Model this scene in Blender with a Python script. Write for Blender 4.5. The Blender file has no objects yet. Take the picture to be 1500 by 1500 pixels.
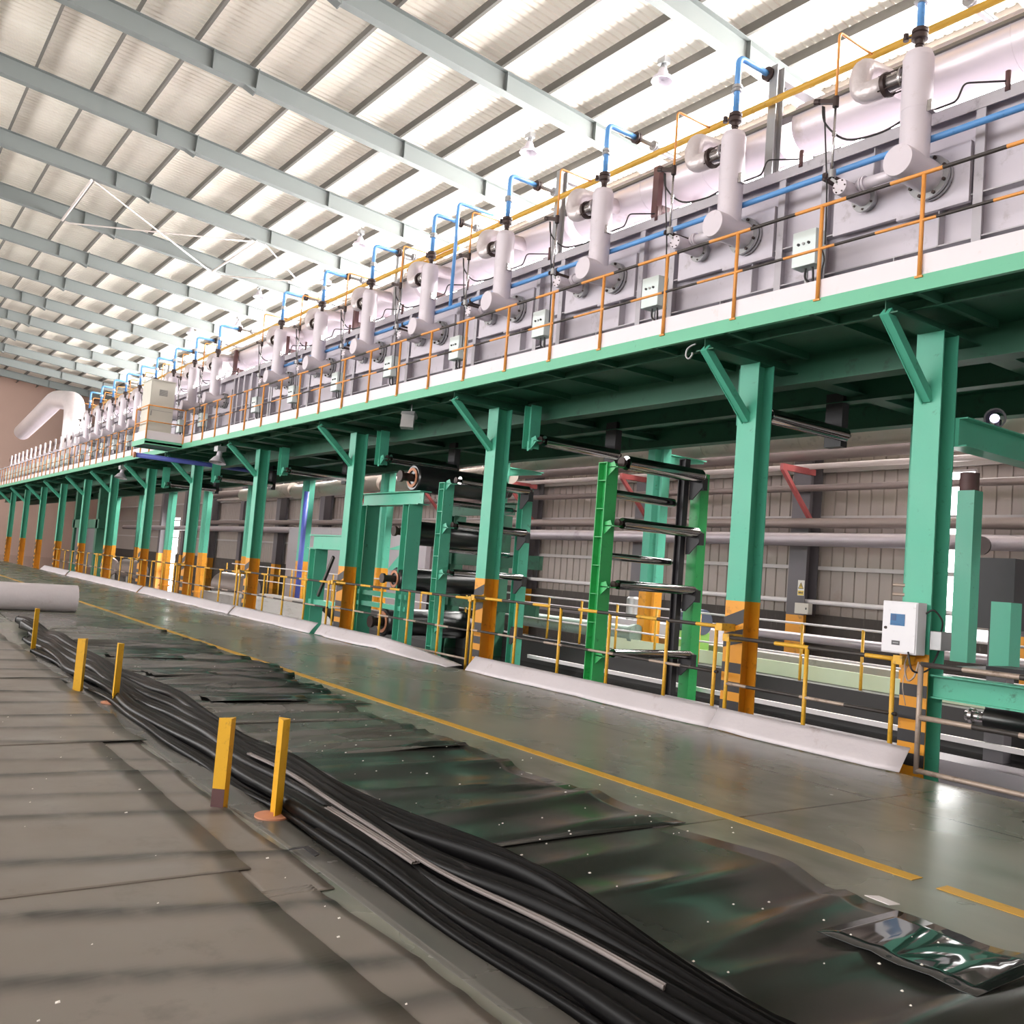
import bpy, math, random
from mathutils import Vector, Matrix
R_ = random.Random(7)
PI = math.pi
scene = bpy.context.scene
COL = scene.collection

# ------------------------------------------------------------------ materials
def s2l(c):
    c /= 255.0
    return c / 12.92 if c <= 0.04045 else ((c + 0.055) / 1.055) ** 2.4
def rgb(r, g, b): return (s2l(r), s2l(g), s2l(b), 1.0)

def mat(name, col, rough=0.5, metal=0.0, vary=0.12, scale=3.0, dirt=None, dirt_amt=0.0, dirt_scale=6.0,
        bump=0.0, bump_scale=20.0, rvary=0.0, spec=0.5, stretch=None, emit=None, coat=0.0):
    m = bpy.data.materials.new(name); m.use_nodes = True
    nt = m.node_tree; N = nt.nodes; L = nt.links
    b = N['Principled BSDF']
    b.inputs['Roughness'].default_value = rough
    b.inputs['Metallic'].default_value = metal
    b.inputs['Specular IOR Level'].default_value = spec
    if coat: b.inputs['Coat Weight'].default_value = coat
    tc = N.new('ShaderNodeTexCoord'); mp = N.new('ShaderNodeMapping')
    L.new(tc.outputs['Object'], mp.inputs['Vector'])
    if stretch: mp.inputs['Scale'].default_value = stretch
    n1 = N.new('ShaderNodeTexNoise'); n1.inputs['Scale'].default_value = scale; n1.inputs['Detail'].default_value = 5
    L.new(mp.outputs['Vector'], n1.inputs['Vector'])
    mx = N.new('ShaderNodeMix'); mx.data_type = 'RGBA'
    k0, k1 = 1 - vary, 1 + vary
    mx.inputs[6].default_value = tuple(min(1, v * k0) for v in col[:3]) + (1,)
    mx.inputs[7].default_value = tuple(min(1, v * k1) for v in col[:3]) + (1,)
    L.new(n1.outputs['Fac'], mx.inputs[0])
    out = mx.outputs[2]
    if dirt is not None:
        n2 = N.new('ShaderNodeTexNoise'); n2.inputs['Scale'].default_value = dirt_scale; n2.inputs['Detail'].default_value = 8
        n2.inputs['Roughness'].default_value = 0.7
        L.new(mp.outputs['Vector'], n2.inputs['Vector'])
        rp = N.new('ShaderNodeValToRGB'); rp.color_ramp.elements[0].position = 0.62 - dirt_amt * 0.3
        rp.color_ramp.elements[1].position = 0.78 - dirt_amt * 0.2
        L.new(n2.outputs['Fac'], rp.inputs['Fac'])
        m2 = N.new('ShaderNodeMix'); m2.data_type = 'RGBA'
        L.new(rp.outputs['Color'], m2.inputs[0]); L.new(out, m2.inputs[6]); m2.inputs[7].default_value = dirt
        out = m2.outputs[2]
    L.new(out, b.inputs['Base Color'])
    if rvary:
        mr = N.new('ShaderNodeMapRange'); mr.inputs['To Min'].default_value = max(0.02, rough - rvary); mr.inputs['To Max'].default_value = min(1, rough + rvary)
        mr.inputs['From Min'].default_value = 0.3; mr.inputs['From Max'].default_value = 0.7
        L.new(n1.outputs['Fac'], mr.inputs['Value']); L.new(mr.outputs['Result'], b.inputs['Roughness'])
    if bump:
        n3 = N.new('ShaderNodeTexNoise'); n3.inputs['Scale'].default_value = bump_scale; n3.inputs['Detail'].default_value = 3
        L.new(mp.outputs['Vector'], n3.inputs['Vector'])
        bp = N.new('ShaderNodeBump'); bp.inputs['Strength'].default_value = bump; bp.inputs['Distance'].default_value = 0.02
        L.new(n3.outputs['Fac'], bp.inputs['Height']); L.new(bp.outputs['Normal'], b.inputs['Normal'])
    if emit:
        b.inputs['Emission Color'].default_value = emit[0]; b.inputs['Emission Strength'].default_value = emit[1]
    return m

def emission(name, col, strength):
    m = bpy.data.materials.new(name); m.use_nodes = True
    nt = m.node_tree; nt.nodes.clear()
    e = nt.nodes.new('ShaderNodeEmission'); e.inputs[0].default_value = col; e.inputs[1].default_value = strength
    o = nt.nodes.new('ShaderNodeOutputMaterial'); nt.links.new(e.outputs[0], o.inputs[0])
    return m

M = {}
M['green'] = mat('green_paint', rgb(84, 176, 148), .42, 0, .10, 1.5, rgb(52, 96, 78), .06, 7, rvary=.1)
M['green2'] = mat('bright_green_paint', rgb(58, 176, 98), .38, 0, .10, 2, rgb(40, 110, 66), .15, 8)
M['green3'] = mat('shaded_green_paint', rgb(42, 96, 74), .55, 0, .15, 1.2, rgb(30, 50, 42), .2, 3)  # darker copy of the green, with the underside's shade in its colour
M['fascia'] = mat('fascia_green_paint', rgb(104, 182, 148), .45, 0, .10, .8, rgb(60, 90, 76), .02, 9)
M['blueviolet'] = mat('violet_blue_paint', rgb(92, 104, 190), .4, 0, .1)
M['yellow'] = mat('ochre_yellow_paint', rgb(222, 150, 34), .45, 0, .12, 2, rgb(126, 80, 30), .22, 5)
M['bollard'] = mat('bollard_yellow_paint', rgb(226, 172, 34), .45, 0, .10, 4, rgb(140, 96, 40), .2, 9)
M['black'] = mat('black_stripe_paint', rgb(46, 44, 48), .5, 0, .15, 5)
M['rail'] = mat('orange_rail_paint', rgb(222, 150, 74), .45, 0, .12, 4, rgb(120, 82, 60), .12, 9)
M['raildark'] = mat('worn_black_rail_paint', rgb(62, 56, 54), .5, .2, .25, 6)
M['railyel'] = mat('yellow_rail_paint', rgb(218, 166, 48), .45, 0, .15, 4, rgb(110, 78, 54), .25, 8)
M['railpale'] = mat('pale_worn_rail', rgb(168, 150, 138), .45, .3, .25, 5, rgb(96, 78, 66), .25, 8)
M['silver'] = mat('silver_paint_panel', rgb(200, 193, 203), .45, .25, .10, 1.3, rgb(148, 138, 138), .16, 2.2, rvary=.08)
M['silverdark'] = mat('silver_paint_rib', rgb(180, 175, 182), .45, .25, .10, 2, rgb(128, 122, 124), .10, 4)
M['toe'] = mat('pale_toe_plate', rgb(226, 218, 224), .5, 0, .04, .7, rgb(196, 180, 176), .05, 3)
M['jacket'] = mat('pale_lilac_jacket', rgb(212, 203, 212), .38, .1, .04, 2, rgb(186, 174, 176), .04, 4)
M['duct'] = mat('pale_duct_cladding', rgb(208, 199, 206), .34, .3, .05, .8, rgb(178, 164, 160), .10, 1.5)
M['foil'] = mat('crinkled_foil_cladding', rgb(206, 196, 198), .36, .3, .10, 5, bump=.5, bump_scale=18)
M['steel'] = mat('bright_steel', rgb(190, 186, 186), .25, .9, .12, 6)
M['galv'] = mat('galvanised_steel', rgb(168, 168, 170), .4, .6, .12, 3)
M['brown'] = mat('brown_primer', rgb(92, 62, 62), .55, 0, .2, 4)
M['valve'] = mat('dark_bronze_valve', rgb(64, 50, 48), .5, .3, .25, 9)
M['blue'] = mat('blue_pipe_paint', rgb(92, 150, 212), .38, 0, .10, 3, rgb(70, 110, 160), .1, 8)
M['yelpipe'] = mat('yellow_gas_pipe_paint', rgb(204, 158, 58), .42, 0, .12, 1.5, rgb(140, 104, 60), .15, 5)
M['hose'] = mat('black_rubber_hose', rgb(40, 36, 38), .5)
M['cbox'] = mat('pale_mint_box_paint', rgb(222, 232, 232), .45, 0, .04)
M['white'] = mat('white_box_paint', rgb(226, 224, 230), .4, 0, .03, 3, rgb(170, 160, 160), .02, 14)
M['cabinet'] = mat('cream_cabinet_paint', rgb(204, 200, 190), .5, 0, .04, 1)
M['vent'] = mat('grey_vent_grille', rgb(140, 138, 136), .5)
M['screen'] = mat('blue_display_screen', rgb(62, 112, 160), .25, 0, .08)
M['screen2'] = mat('blue_display_text_block', rgb(40, 80, 128), .3)
M['plate'] = mat('dark_name_plate', rgb(74, 72, 76), .4)
M['kick'] = mat('pale_kick_plate', rgb(204, 196, 201), .5, .1, .06, 2, rgb(176, 160, 160), .05, 2.5, bump=.35, bump_scale=9)
M['rubber'] = mat('black_rubber_strip', rgb(9, 8, 9), .38, 0, .3, 2, rgb(90, 84, 84), .0, 3, stretch=(.3, 4, 4), rvary=.06, spec=.12)
M['rubberpale'] = mat('dusty_grey_rubber', rgb(122, 114, 112), .6, 0, .2, 5)
M['mat'] = mat('dark_rubber_sheet', rgb(46, 46, 43), .22, 0, .25, .9, rgb(70, 68, 62), .1, 1.4, bump=.06, bump_scale=1.1, rvary=.08, spec=.5)
M['mat2'] = mat('greyish_rubber_sheet', rgb(84, 82, 77), .26, 0, .15, 1.2, bump=.10, bump_scale=1.3, rvary=.08)
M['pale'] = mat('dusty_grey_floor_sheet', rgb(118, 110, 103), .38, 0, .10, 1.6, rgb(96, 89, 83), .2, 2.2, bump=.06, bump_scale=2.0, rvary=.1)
def paint_crease_shade(m):
    # wrinkle shade painted into the sheet colour as dark bands along the creases
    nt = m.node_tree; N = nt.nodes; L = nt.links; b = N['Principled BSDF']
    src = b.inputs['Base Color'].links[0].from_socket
    at = N.new('ShaderNodeAttribute'); at.attribute_name = 'crease_shade'
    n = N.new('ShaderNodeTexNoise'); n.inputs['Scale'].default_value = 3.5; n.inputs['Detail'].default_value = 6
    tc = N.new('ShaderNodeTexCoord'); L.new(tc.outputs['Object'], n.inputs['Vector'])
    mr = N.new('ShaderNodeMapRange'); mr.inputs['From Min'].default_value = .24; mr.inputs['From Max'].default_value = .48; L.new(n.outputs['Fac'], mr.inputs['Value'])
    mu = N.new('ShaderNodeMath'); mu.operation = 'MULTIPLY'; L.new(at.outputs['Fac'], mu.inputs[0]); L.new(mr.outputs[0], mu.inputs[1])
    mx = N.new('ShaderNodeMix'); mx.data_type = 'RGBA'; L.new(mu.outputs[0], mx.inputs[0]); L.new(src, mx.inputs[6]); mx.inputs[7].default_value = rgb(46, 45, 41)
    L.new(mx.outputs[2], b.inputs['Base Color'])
paint_crease_shade(M['pale'])
M['tape'] = mat('brown_seam_tape', rgb(104, 94, 88), .5, 0, .1)
M['line'] = mat('yellow_floor_line_paint', rgb(206, 158, 56), .45, 0, .12, 3, rgb(120, 104, 74), .12, 6)
M['specks'] = mat('white_litter', rgb(230, 226, 220), .7)
M['roller'] = mat('chrome_roller', rgb(150, 148, 148), .12, 1.0, .06, 2)
M['bigroll'] = mat('black_rubber_roll', rgb(30, 29, 31), .28, 0, .15, 2, spec=.7)
M['rafter'] = mat('grey_rafter_paint', rgb(112, 117, 116), .55, 0, .05, .5)
M['purlin'] = mat('grey_purlin_steel', rgb(96, 93, 88), .6, .0, .08, .5)
M['rod'] = mat('pale_tie_rod', rgb(210, 200, 196), .5, .2, .05)
M['wall'] = mat('beige_wall_sheet', rgb(148, 138, 131), .5, 0, .06, .6, rgb(128, 116, 108), .06, .8)
M['girt'] = mat('grey_wall_girt', rgb(176, 170, 170), .5, .1, .06)
M['wallcol'] = mat('dark_grey_column_paint', rgb(92, 88, 92), .5, 0, .1, 1)
M['darkwall'] = mat('stained_dark_wall', rgb(62, 56, 52), .75, 0, .35, 2.2, rgb(120, 112, 106), .12, 5, stretch=(3, 3, .35))
M['red'] = mat('faded_red_bracket', rgb(168, 84, 84), .5, 0, .12)
M['pipegrey'] = mat('grey_wall_pipe', rgb(168, 160, 166), .36, .35, .06, 1, rgb(112, 104, 104), .06, 1.2)
M['pipebrown'] = mat('dull_brown_wall_pipe', rgb(126, 114, 110), .4, .3, .08, 1)
M['pipewhite'] = mat('pale_wall_pipe', rgb(214, 202, 198), .4, .1, .05)
M['ductbeige'] = mat('beige_insulated_duct', rgb(178, 166, 156), .42, .15, .08, .8, rgb(120, 108, 100), .12, 1.6)
M['mint'] = mat('pale_green_panel', rgb(206, 220, 190), .5, 0, .05)
M['greygreen'] = mat('greyish_green_paint', rgb(136, 156, 146), .5, 0, .12, 2, rgb(90, 92, 88), .2, 4)
M['plastic'] = mat('shiny_black_plastic', rgb(34, 36, 36), .05, 0, .2, 3, spec=.8)
M['conc'] = mat('grey_concrete', rgb(140, 134, 130), .7, 0, .12, 2, rgb(96, 90, 86), .2, 3)
M['concdark'] = mat('dark_grey_plinth', rgb(44, 41, 41), .45, 0, .15, 2)
M['edge'] = mat('white_edge_strip', rgb(226, 220, 222), .45, 0, .05)
M['copper'] = mat('orange_primer_foot', rgb(190, 130, 100), .6, 0, .15, 6)
M['sign'] = mat('sign_yellow', rgb(226, 196, 90), .5)
M['signwhite'] = mat('sign_white', rgb(226, 222, 216), .5)
M['machine'] = mat('lime_green_machine', rgb(140, 190, 96), .45)
M['bluegrey'] = mat('grey_blue_motor', rgb(92, 100, 120), .4, .3)

# floor: glossy grey-green epoxy with wear, joints and scuffs
def floor_mat():
    m = bpy.data.materials.new('epoxy_floor'); m.use_nodes = True
    nt = m.node_tree; N = nt.nodes; L = nt.links; b = N['Principled BSDF']
    tc = N.new('ShaderNodeTexCoord')
    n1 = N.new('ShaderNodeTexNoise'); n1.inputs['Scale'].default_value = .55; n1.inputs['Detail'].default_value = 4; n1.inputs['Roughness'].default_value = .5
    L.new(tc.outputs['Object'], n1.inputs['Vector'])
    r = N.new('ShaderNodeValToRGB'); e = r.color_ramp.elements
    e[0].position = .30; e[0].color = rgb(88, 96, 86); e[1].position = .7; e[1].color = rgb(134, 132, 120)
    L.new(n1.outputs['Fac'], r.inputs['Fac'])
    n2 = N.new('ShaderNodeTexNoise'); n2.inputs['Scale'].default_value = 2.3; n2.inputs['Detail'].default_value = 4
    mp = N.new('ShaderNodeMapping'); mp.inputs['Scale'].default_value = (.8, 1.3, 1); L.new(tc.outputs['Object'], mp.inputs['Vector']); L.new(mp.outputs[0], n2.inputs['Vector'])
    r2 = N.new('ShaderNodeValToRGB'); r2.color_ramp.elements[0].position = .42; r2.color_ramp.elements[1].position = .85
    r2.color_ramp.elements[1].color = (.6, .6, .6, 1)
    L.new(n2.outputs['Fac'], r2.inputs['Fac'])
    mx = N.new('ShaderNodeMix'); mx.data_type = 'RGBA'; L.new(r2.outputs['Color'], mx.inputs[0]); L.new(r.outputs['Color'], mx.inputs[6]); mx.inputs[7].default_value = rgb(146, 140, 130)
    # joints cut across the slab
    br = N.new('ShaderNodeTexBrick'); br.inputs['Scale'].default_value = 1; br.inputs['Brick Width'].default_value = 6.0; br.inputs['Row Height'].default_value = 6.0
    br.offset = 0; br.inputs['Mortar Size'].default_value = .012; br.inputs['Mortar Smooth'].default_value = .2
    mp2 = N.new('ShaderNodeMapping'); mp2.inputs['Location'].default_value = (4.45, 4.9, 0); L.new(tc.outputs['Object'], mp2.inputs['Vector']); L.new(mp2.outputs[0], br.inputs['Vector'])
    m3 = N.new('ShaderNodeMix'); m3.data_type = 'RGBA'; L.new(br.outputs['Fac'], m3.inputs[0]); L.new(mx.outputs[2], m3.inputs[6]); m3.inputs[7].default_value = rgb(62, 60, 54)
    L.new(m3.outputs[2], b.inputs['Base Color'])
    mr = N.new('ShaderNodeMapRange'); mr.inputs['From Min'].default_value = .3; mr.inputs['From Max'].default_value = .7
    mr.inputs['To Min'].default_value = .17; mr.inputs['To Max'].default_value = .36
    L.new(n1.outputs['Fac'], mr.inputs['Value']); L.new(mr.outputs[0], b.inputs['Roughness'])
    n3 = N.new('ShaderNodeTexNoise'); n3.inputs['Scale'].default_value = 1.6; n3.inputs['Detail'].default_value = 2; L.new(tc.outputs['Object'], n3.inputs['Vector'])
    bp = N.new('ShaderNodeBump'); bp.inputs['Strength'].default_value = .025; bp.inputs['Distance'].default_value = .03
    L.new(n3.outputs['Fac'], bp.inputs['Height']); L.new(bp.outputs[0], b.inputs['Normal'])
    return m
M['floor'] = floor_mat()

def pit_mat():
    m = mat('wet_black_pit_floor', rgb(34, 32, 32), .06, 0, .3, .6, rgb(60, 56, 52), .15, 1.2, bump=.12, bump_scale=.9)
    return m
M['pit'] = pit_mat()

def roof_mat():
    # white fibre sheet that lets some daylight through
    m = bpy.data.materials.new('white_roof_sheet'); m.use_nodes = True
    nt = m.node_tree; N = nt.nodes; L = nt.links
    b = N['Principled BSDF']; o = N['Material Output']
    b.inputs['Roughness'].default_value = .55; b.inputs['Specular IOR Level'].default_value = .3
    tc = N.new('ShaderNodeTexCoord')
    n = N.new('ShaderNodeTexNoise'); n.inputs['Scale'].default_value = .35; n.inputs['Detail'].default_value = 6
    mp = N.new('ShaderNodeMapping'); mp.inputs['Scale'].default_value = (1, .25, 1); L.new(tc.outputs['Object'], mp.inputs[0]); L.new(mp.outputs[0], n.inputs['Vector'])
    r = N.new('ShaderNodeValToRGB'); r.color_ramp.elements[0].position = .3; r.color_ramp.elements[0].color = rgb(218, 208, 196)
    r.color_ramp.elements[1].position = .7; r.color_ramp.elements[1].color = rgb(242, 236, 226)
    L.new(n.outputs['Fac'], r.inputs['Fac']); L.new(r.outputs['Color'], b.inputs['Base Color'])
    t = N.new('ShaderNodeBsdfTranslucent'); t.inputs['Color'].default_value = rgb(246, 236, 220)
    mx = N.new('ShaderNodeMixShader'); mx.inputs[0].default_value = .04
    L.new(b.outputs[0], mx.inputs[1]); L.new(t.outputs[0], mx.inputs[2]); L.new(mx.outputs[0], o.inputs[0])
    return m
M['roof'] = roof_mat()

# ------------------------------------------------------------------ mesh builder
class MB:
    def __init__(s): s.v = []; s.f = []; s.m = []; s.s = []
    def add(s, vs, fs, mi=0, sm=False):
        o = len(s.v); s.v += [tuple(v) for v in vs]
        for f in fs: s.f.append(tuple(o + i for i in f)); s.m.append(mi); s.s.append(sm)
    def box(s, x0, x1, y0, y1, z0, z1, mi=0):
        x0, x1 = min(x0, x1), max(x0, x1); y0, y1 = min(y0, y1), max(y0, y1); z0, z1 = min(z0, z1), max(z0, z1)
        s.add([(x0, y0, z0), (x1, y0, z0), (x1, y1, z0), (x0, y1, z0), (x0, y0, z1), (x1, y0, z1), (x1, y1, z1), (x0, y1, z1)],
              [(0, 3, 2, 1), (4, 5, 6, 7), (0, 1, 5, 4), (1, 2, 6, 5), (2, 3, 7, 6), (3, 0, 4, 7)], mi)
    def bar(s, p0, p1, w, h, mi=0, up=(0, 0, 1)):
        p0, p1 = Vector(p0), Vector(p1); d = (p1 - p0).normalized(); u = Vector(up)
        if abs(d.dot(u)) > .99: u = Vector((0, 1, 0))
        r = d.cross(u).normalized(); u = r.cross(d)
        c = []
        for p in (p0, p1):
            for a, b in ((-1, -1), (1, -1), (1, 1), (-1, 1)): c.append(p + r * (a * w / 2) + u * (b * h / 2))
        s.add(c, [(0, 1, 2, 3), (7, 6, 5, 4), (0, 4, 5, 1), (1, 5, 6, 2), (2, 6, 7, 3), (3, 7, 4, 0)], mi)
    def prism(s, poly, d0, d1, ax='z', mi=0):
        # poly: 2-D outline; extruded along ax from d0 to d1
        def P(a, b, c):
            return {'z': (a, b, c), 'x': (c, a, b), 'y': (a, c, b)}[ax]
        n = len(poly); vs = [P(a, b, d0) for a, b in poly] + [P(a, b, d1) for a, b in poly]
        s.add(vs, [tuple(range(n))[::-1], tuple(range(n, 2 * n))] + [(i, (i + 1) % n, n + (i + 1) % n, n + i) for i in range(n)], mi)
    def tube(s, path, r, n=10, mi=0, cap=True, sm=True, mis=None):
        P = [Vector(p) for p in path]; k = len(P); rr = r if isinstance(r, (list, tuple)) else [r] * k
        T = []
        for i in range(k):
            a = P[i] - P[i - 1] if i else P[1] - P[0]; b = P[i + 1] - P[i] if i < k - 1 else P[-1] - P[-2]
            t = a.normalized() + b.normalized(); T.append(t.normalized() if t.length > 1e-6 else b.normalized())
        u = Vector((0, 0, 1)) if abs(T[0].z) < .9 else Vector((1, 0, 0))
        u = (u - T[0] * u.dot(T[0])).normalized(); vs = []
        for i in range(k):
            u = (u - T[i] * u.dot(T[i])).normalized(); w = T[i].cross(u)
            for j in range(n):
                a = 2 * PI * j / n; vs.append(P[i] + (u * math.cos(a) + w * math.sin(a)) * rr[i])
        o = len(s.v); s.v += [tuple(v) for v in vs]
        for i in range(k - 1):
            for j in range(n):
                j2 = (j + 1) % n
                s.f.append((o + i * n + j, o + i * n + j2, o + (i + 1) * n + j2, o + (i + 1) * n + j)); s.m.append(mis[i] if mis else mi); s.s.append(sm)
        if cap:
            s.f.append(tuple(o + j for j in range(n))[::-1]); s.m.append(mis[0] if mis else mi); s.s.append(False)
            s.f.append(tuple(o + (k - 1) * n + j for j in range(n))); s.m.append(mis[-1] if mis else mi); s.s.append(False)
    def cyl(s, p0, p1, r, n=16, mi=0, cap=True): s.tube([p0, p1], r, n, mi, cap)
    def lathe(s, origin, axis, prof, n=20, mi=0):
        # prof: list of (distance along axis, radius); hard corners get doubled rings
        o = Vector(origin); a = Vector(axis).normalized()
        for (t0, r0), (t1, r1) in zip(prof[:-1], prof[1:]):
            if abs(t1 - t0) < 1e-6:
                s._ring(o, a, t0, r0, t1, r1, n, mi, False)
            else: s._ring(o, a, t0, r0, t1, r1, n, mi, True)
    def _ring(s, o, a, t0, r0, t1, r1, n, mi, sm):
        u = Vector((0, 0, 1)) if abs(a.z) < .9 else Vector((1, 0, 0)); u = (u - a * u.dot(a)).normalized(); w = a.cross(u)
        def ring(t, r): return [o + a * t + (u * math.cos(2 * PI * j / n) + w * math.sin(2 * PI * j / n)) * r for j in range(n)]
        if r0 < 1e-6 and r1 < 1e-6: return
        if r0 < 1e-6: s.add(ring(t1, r1), [tuple(range(n))[::-1]] if True else [], mi, False); return
        if r1 < 1e-6: s.add(ring(t0, r0), [tuple(range(n))], mi, False); return
        s.add(ring(t0, r0) + ring(t1, r1), [(j, (j + 1) % n, n + (j + 1) % n, n + j) for j in range(n)], mi, sm)
    def build(s, name, mats, parent=None, loc=(0, 0, 0), bevel=0.0):
        me = bpy.data.meshes.new(name); me.from_pydata(s.v, [], s.f); me.update()
        mats = mats if isinstance(mats, (list, tuple)) else [mats]
        for m in mats: me.materials.append(M[m] if isinstance(m, str) else m)
        me.polygons.foreach_set('material_index', s.m); me.polygons.foreach_set('use_smooth', s.s)
        o = bpy.data.objects.new(name, me); COL.objects.link(o); o.location = loc
        if parent: o.parent = parent
        if bevel:
            b = o.modifiers.new('bevel', 'BEVEL'); b.width = bevel; b.segments = 2; b.limit_method = 'ANGLE'; b.angle_limit = 1.0
        return o

def tag(o, label=None, cat=None, group=None, kind=None):
    if label: o['label'] = label
    if cat: o['category'] = cat
    if group: o['group'] = group
    if kind: o['kind'] = kind
    return o
def root(name, label, cat, loc=(0, 0, 0), group=None):
    o = bpy.data.objects.new(name, None); COL.objects.link(o); o.location = loc; o.empty_display_size = .1
    return tag(o, label, cat, group)
def copy_tree(src, loc, label=None, skip=()):
    r = src.copy(); COL.objects.link(r); r.location = loc
    if label: r['label'] = label
    for c in list(src.children):
        if c.name.split('.')[0] in skip: continue
        d = c.copy(); COL.objects.link(d); d.parent = r
        for g in list(c.children):
            e = g.copy(); COL.objects.link(e); e.parent = d
    return r
def bend(path, rad=.06, n=5):
    # round the inner corners of a polyline
    P = [Vector(p) for p in path]; out = [P[0]]
    for i in range(1, len(P) - 1):
        a = (P[i - 1] - P[i]); b = (P[i + 1] - P[i]); ra = min(rad, a.length * .49, b.length * .49)
        p0 = P[i] + a.normalized() * ra; p1 = P[i] + b.normalized() * ra
        for k in range(n + 1):
            t = k / n; out.append(p0 * (1 - t) ** 2 + P[i] * 2 * t * (1 - t) + p1 * t * t)
    out.append(P[-1]); return out
def curve(pts, n=8):
    # Catmull-Rom through the points
    P = [Vector(p) for p in pts]; P = [P[0]] + P + [P[-1]]; out = []
    for i in range(1, len(P) - 2):
        for k in range(n):
            t = k / n; a, b, c, d = P[i - 1:i + 3]
            out.append(.5 * ((2 * b) + (c - a) * t + (2 * a - 5 * b + 4 * c - d) * t * t + (3 * b - 3 * c + d - a) * t ** 3))
    out.append(P[-2]); return out
def H(mb, x, y, z0, z1, w, d, tf=.016, tw=.012, mi=0):
    # upright H section: flanges face -y and +y
    mb.box(x - w / 2, x + w / 2, y - d / 2, y - d / 2 + tf, z0, z1, mi)
    mb.box(x - w / 2, x + w / 2, y + d / 2 - tf, y + d / 2, z0, z1, mi)
    mb.box(x - tw / 2, x + tw / 2, y - d / 2 + tf, y + d / 2 - tf, z0, z1, mi)
ORD = ['first', 'second', 'third', 'fourth', 'fifth', 'sixth', 'seventh', 'eighth', 'ninth', 'tenth', 'eleventh', 'twelfth',
       'thirteenth', 'fourteenth', 'fifteenth', 'sixteenth', 'seventeenth', 'eighteenth', 'nineteenth', 'twentieth']
# ------------------------------------------------------------------ the hall (camera at the origin, -x runs down the hall, +y to the machine)
SL = -.0833                      # roof slope
RZ = 16.6                        # underside of the rafters above y = 0
def rz(y, off=0): return RZ + SL * y + off
def struct(o): o['kind'] = 'structure'; return o
YW = 21.0
XF, XN = -100.0, 9.0
YL = -16.0

f = MB(); f.box(XF, XN, YL, 8.46, -.5, 0); struct(f.build('floor', 'floor'))
f = MB(); f.box(XF, XN, 8.46, YW, -.6, -.26); struct(f.build('floor_pit', 'pit'))
# corrugated roof sheet
rb = MB(); xs = []; x = XF
prof = []
while x < XN:
    prof += [(x, 0), (x + .17, 0), (x + .19, .035), (x + .23, .035)]; x += .25
OFF = .98
vs = []; fs = []
for px_, dz in prof:
    vs += [(px_, YL, rz(YL, OFF + dz)), (px_, YW + .3, rz(YW + .3, OFF + dz))]
for i in range(len(prof) - 1): fs.append((2 * i, 2 * i + 1, 2 * i + 3, 2 * i + 2))
rb.add(vs, fs); struct(rb.build('ceiling', 'roof'))

# rear wall: corrugated sheets above a dark stained plinth wall, with daylight windows cut into it
WIN = [(-11.95, -11.0, .95, 4.85), (-12.3, -8.2, 5.35, 6.3), (-76.5, -72.4, 0.0, 4.0)]
CLZ0, CLZ1 = 10.6, 15.55
def wall_strip(mb, x0, x1, z0, z1):
    # ribbed sheet: shallow V groove each .35 m
    if x1 - x0 < .02: return
    x = math.floor(x0 / .35) * .35; pr = []
    while x < x1:
        for a, dy in ((0, 0), (.30, 0), (.315, .03), (.335, .03)):
            if x0 < x + a < x1: pr.append((x + a, dy))
        x += .35
    pr = [(x0, 0)] + pr + [(x1, 0)]; v = []; fc = []
    for a, dy in pr: v += [(a, YW + dy, z0), (a, YW + dy, z1)]
    for i in range(len(pr) - 1): fc.append((2 * i, 2 * i + 2, 2 * i + 3, 2 * i + 1))
    mb.add(v, fc)
w = MB()
wall_strip(w, XF, XN, 6.3, CLZ0)
wall_strip(w, XF, -12.3, 4.85, 6.3); wall_strip(w, -8.2, XN, 4.85, 6.3); wall_strip(w, -12.3, -8.2, 4.85, 5.35)
wall_strip(w, XF, -76.5, 1.2, 4.85); wall_strip(w, -76.5, -72.4, 4.0, 4.85); wall_strip(w, -72.4, -11.95, 1.2, 4.85); wall_strip(w, -11.0, XN, 1.2, 4.85)
struct(w.build('wall_rear', 'wall'))
w = MB()
for a, b in ((XF, -76.5), (-72.4, -11.95), (-11.95, XN)): w.box(a, b, YW - .12, YW + .1, -.3, 1.2 if a != -11.95 else .95)
struct(w.build('trim_1', 'darkwall'))
w = MB(); w.box(XF, -84, YW - .02, YW + .1, CLZ0, 15.9); w.box(-84, XN, YW - .02, YW + .1, CLZ1, 15.9); struct(w.build('trim_2', 'wall'))
M['day'] = emission('daylight_pane', (1, .985, .96, 1), 9.0)
M['dayhi'] = emission('daylight_clerestory_pane', (1, .975, .945, 1), 44.0)
M['dayleft'] = emission('daylight_side_pane', (1, .985, .97, 1), 10.0)
for i, (a, b, c, d) in enumerate(WIN):
    w = MB(); w.box(a, b, YW + .05, YW + .07, c, d); o = struct(w.build('window_%d' % (i + 1), 'day'))
    w = MB()
    for q in (a, b): w.box(q - .03, q + .03, YW - .02, YW + .1, c, d)
    for q in (c, d): w.box(a, b, YW - .02, YW + .1, q - .03, q + .03)
    w.build('window_frame', 'girt', o)
w = MB(); w.box(-84, XN, YW + .05, YW + .08, CLZ0, CLZ1); o = struct(w.build('window_4', 'dayhi'))
w = MB(); x = XF
while x < XN: w.box(x - .04, x + .04, YW - .02, YW + .06, CLZ0, CLZ1); x += 3
w.box(XF, XN, YW - .02, YW + .06, CLZ0 - .04, CLZ0 + .04); w.build('window_frame', 'girt', o)
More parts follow.
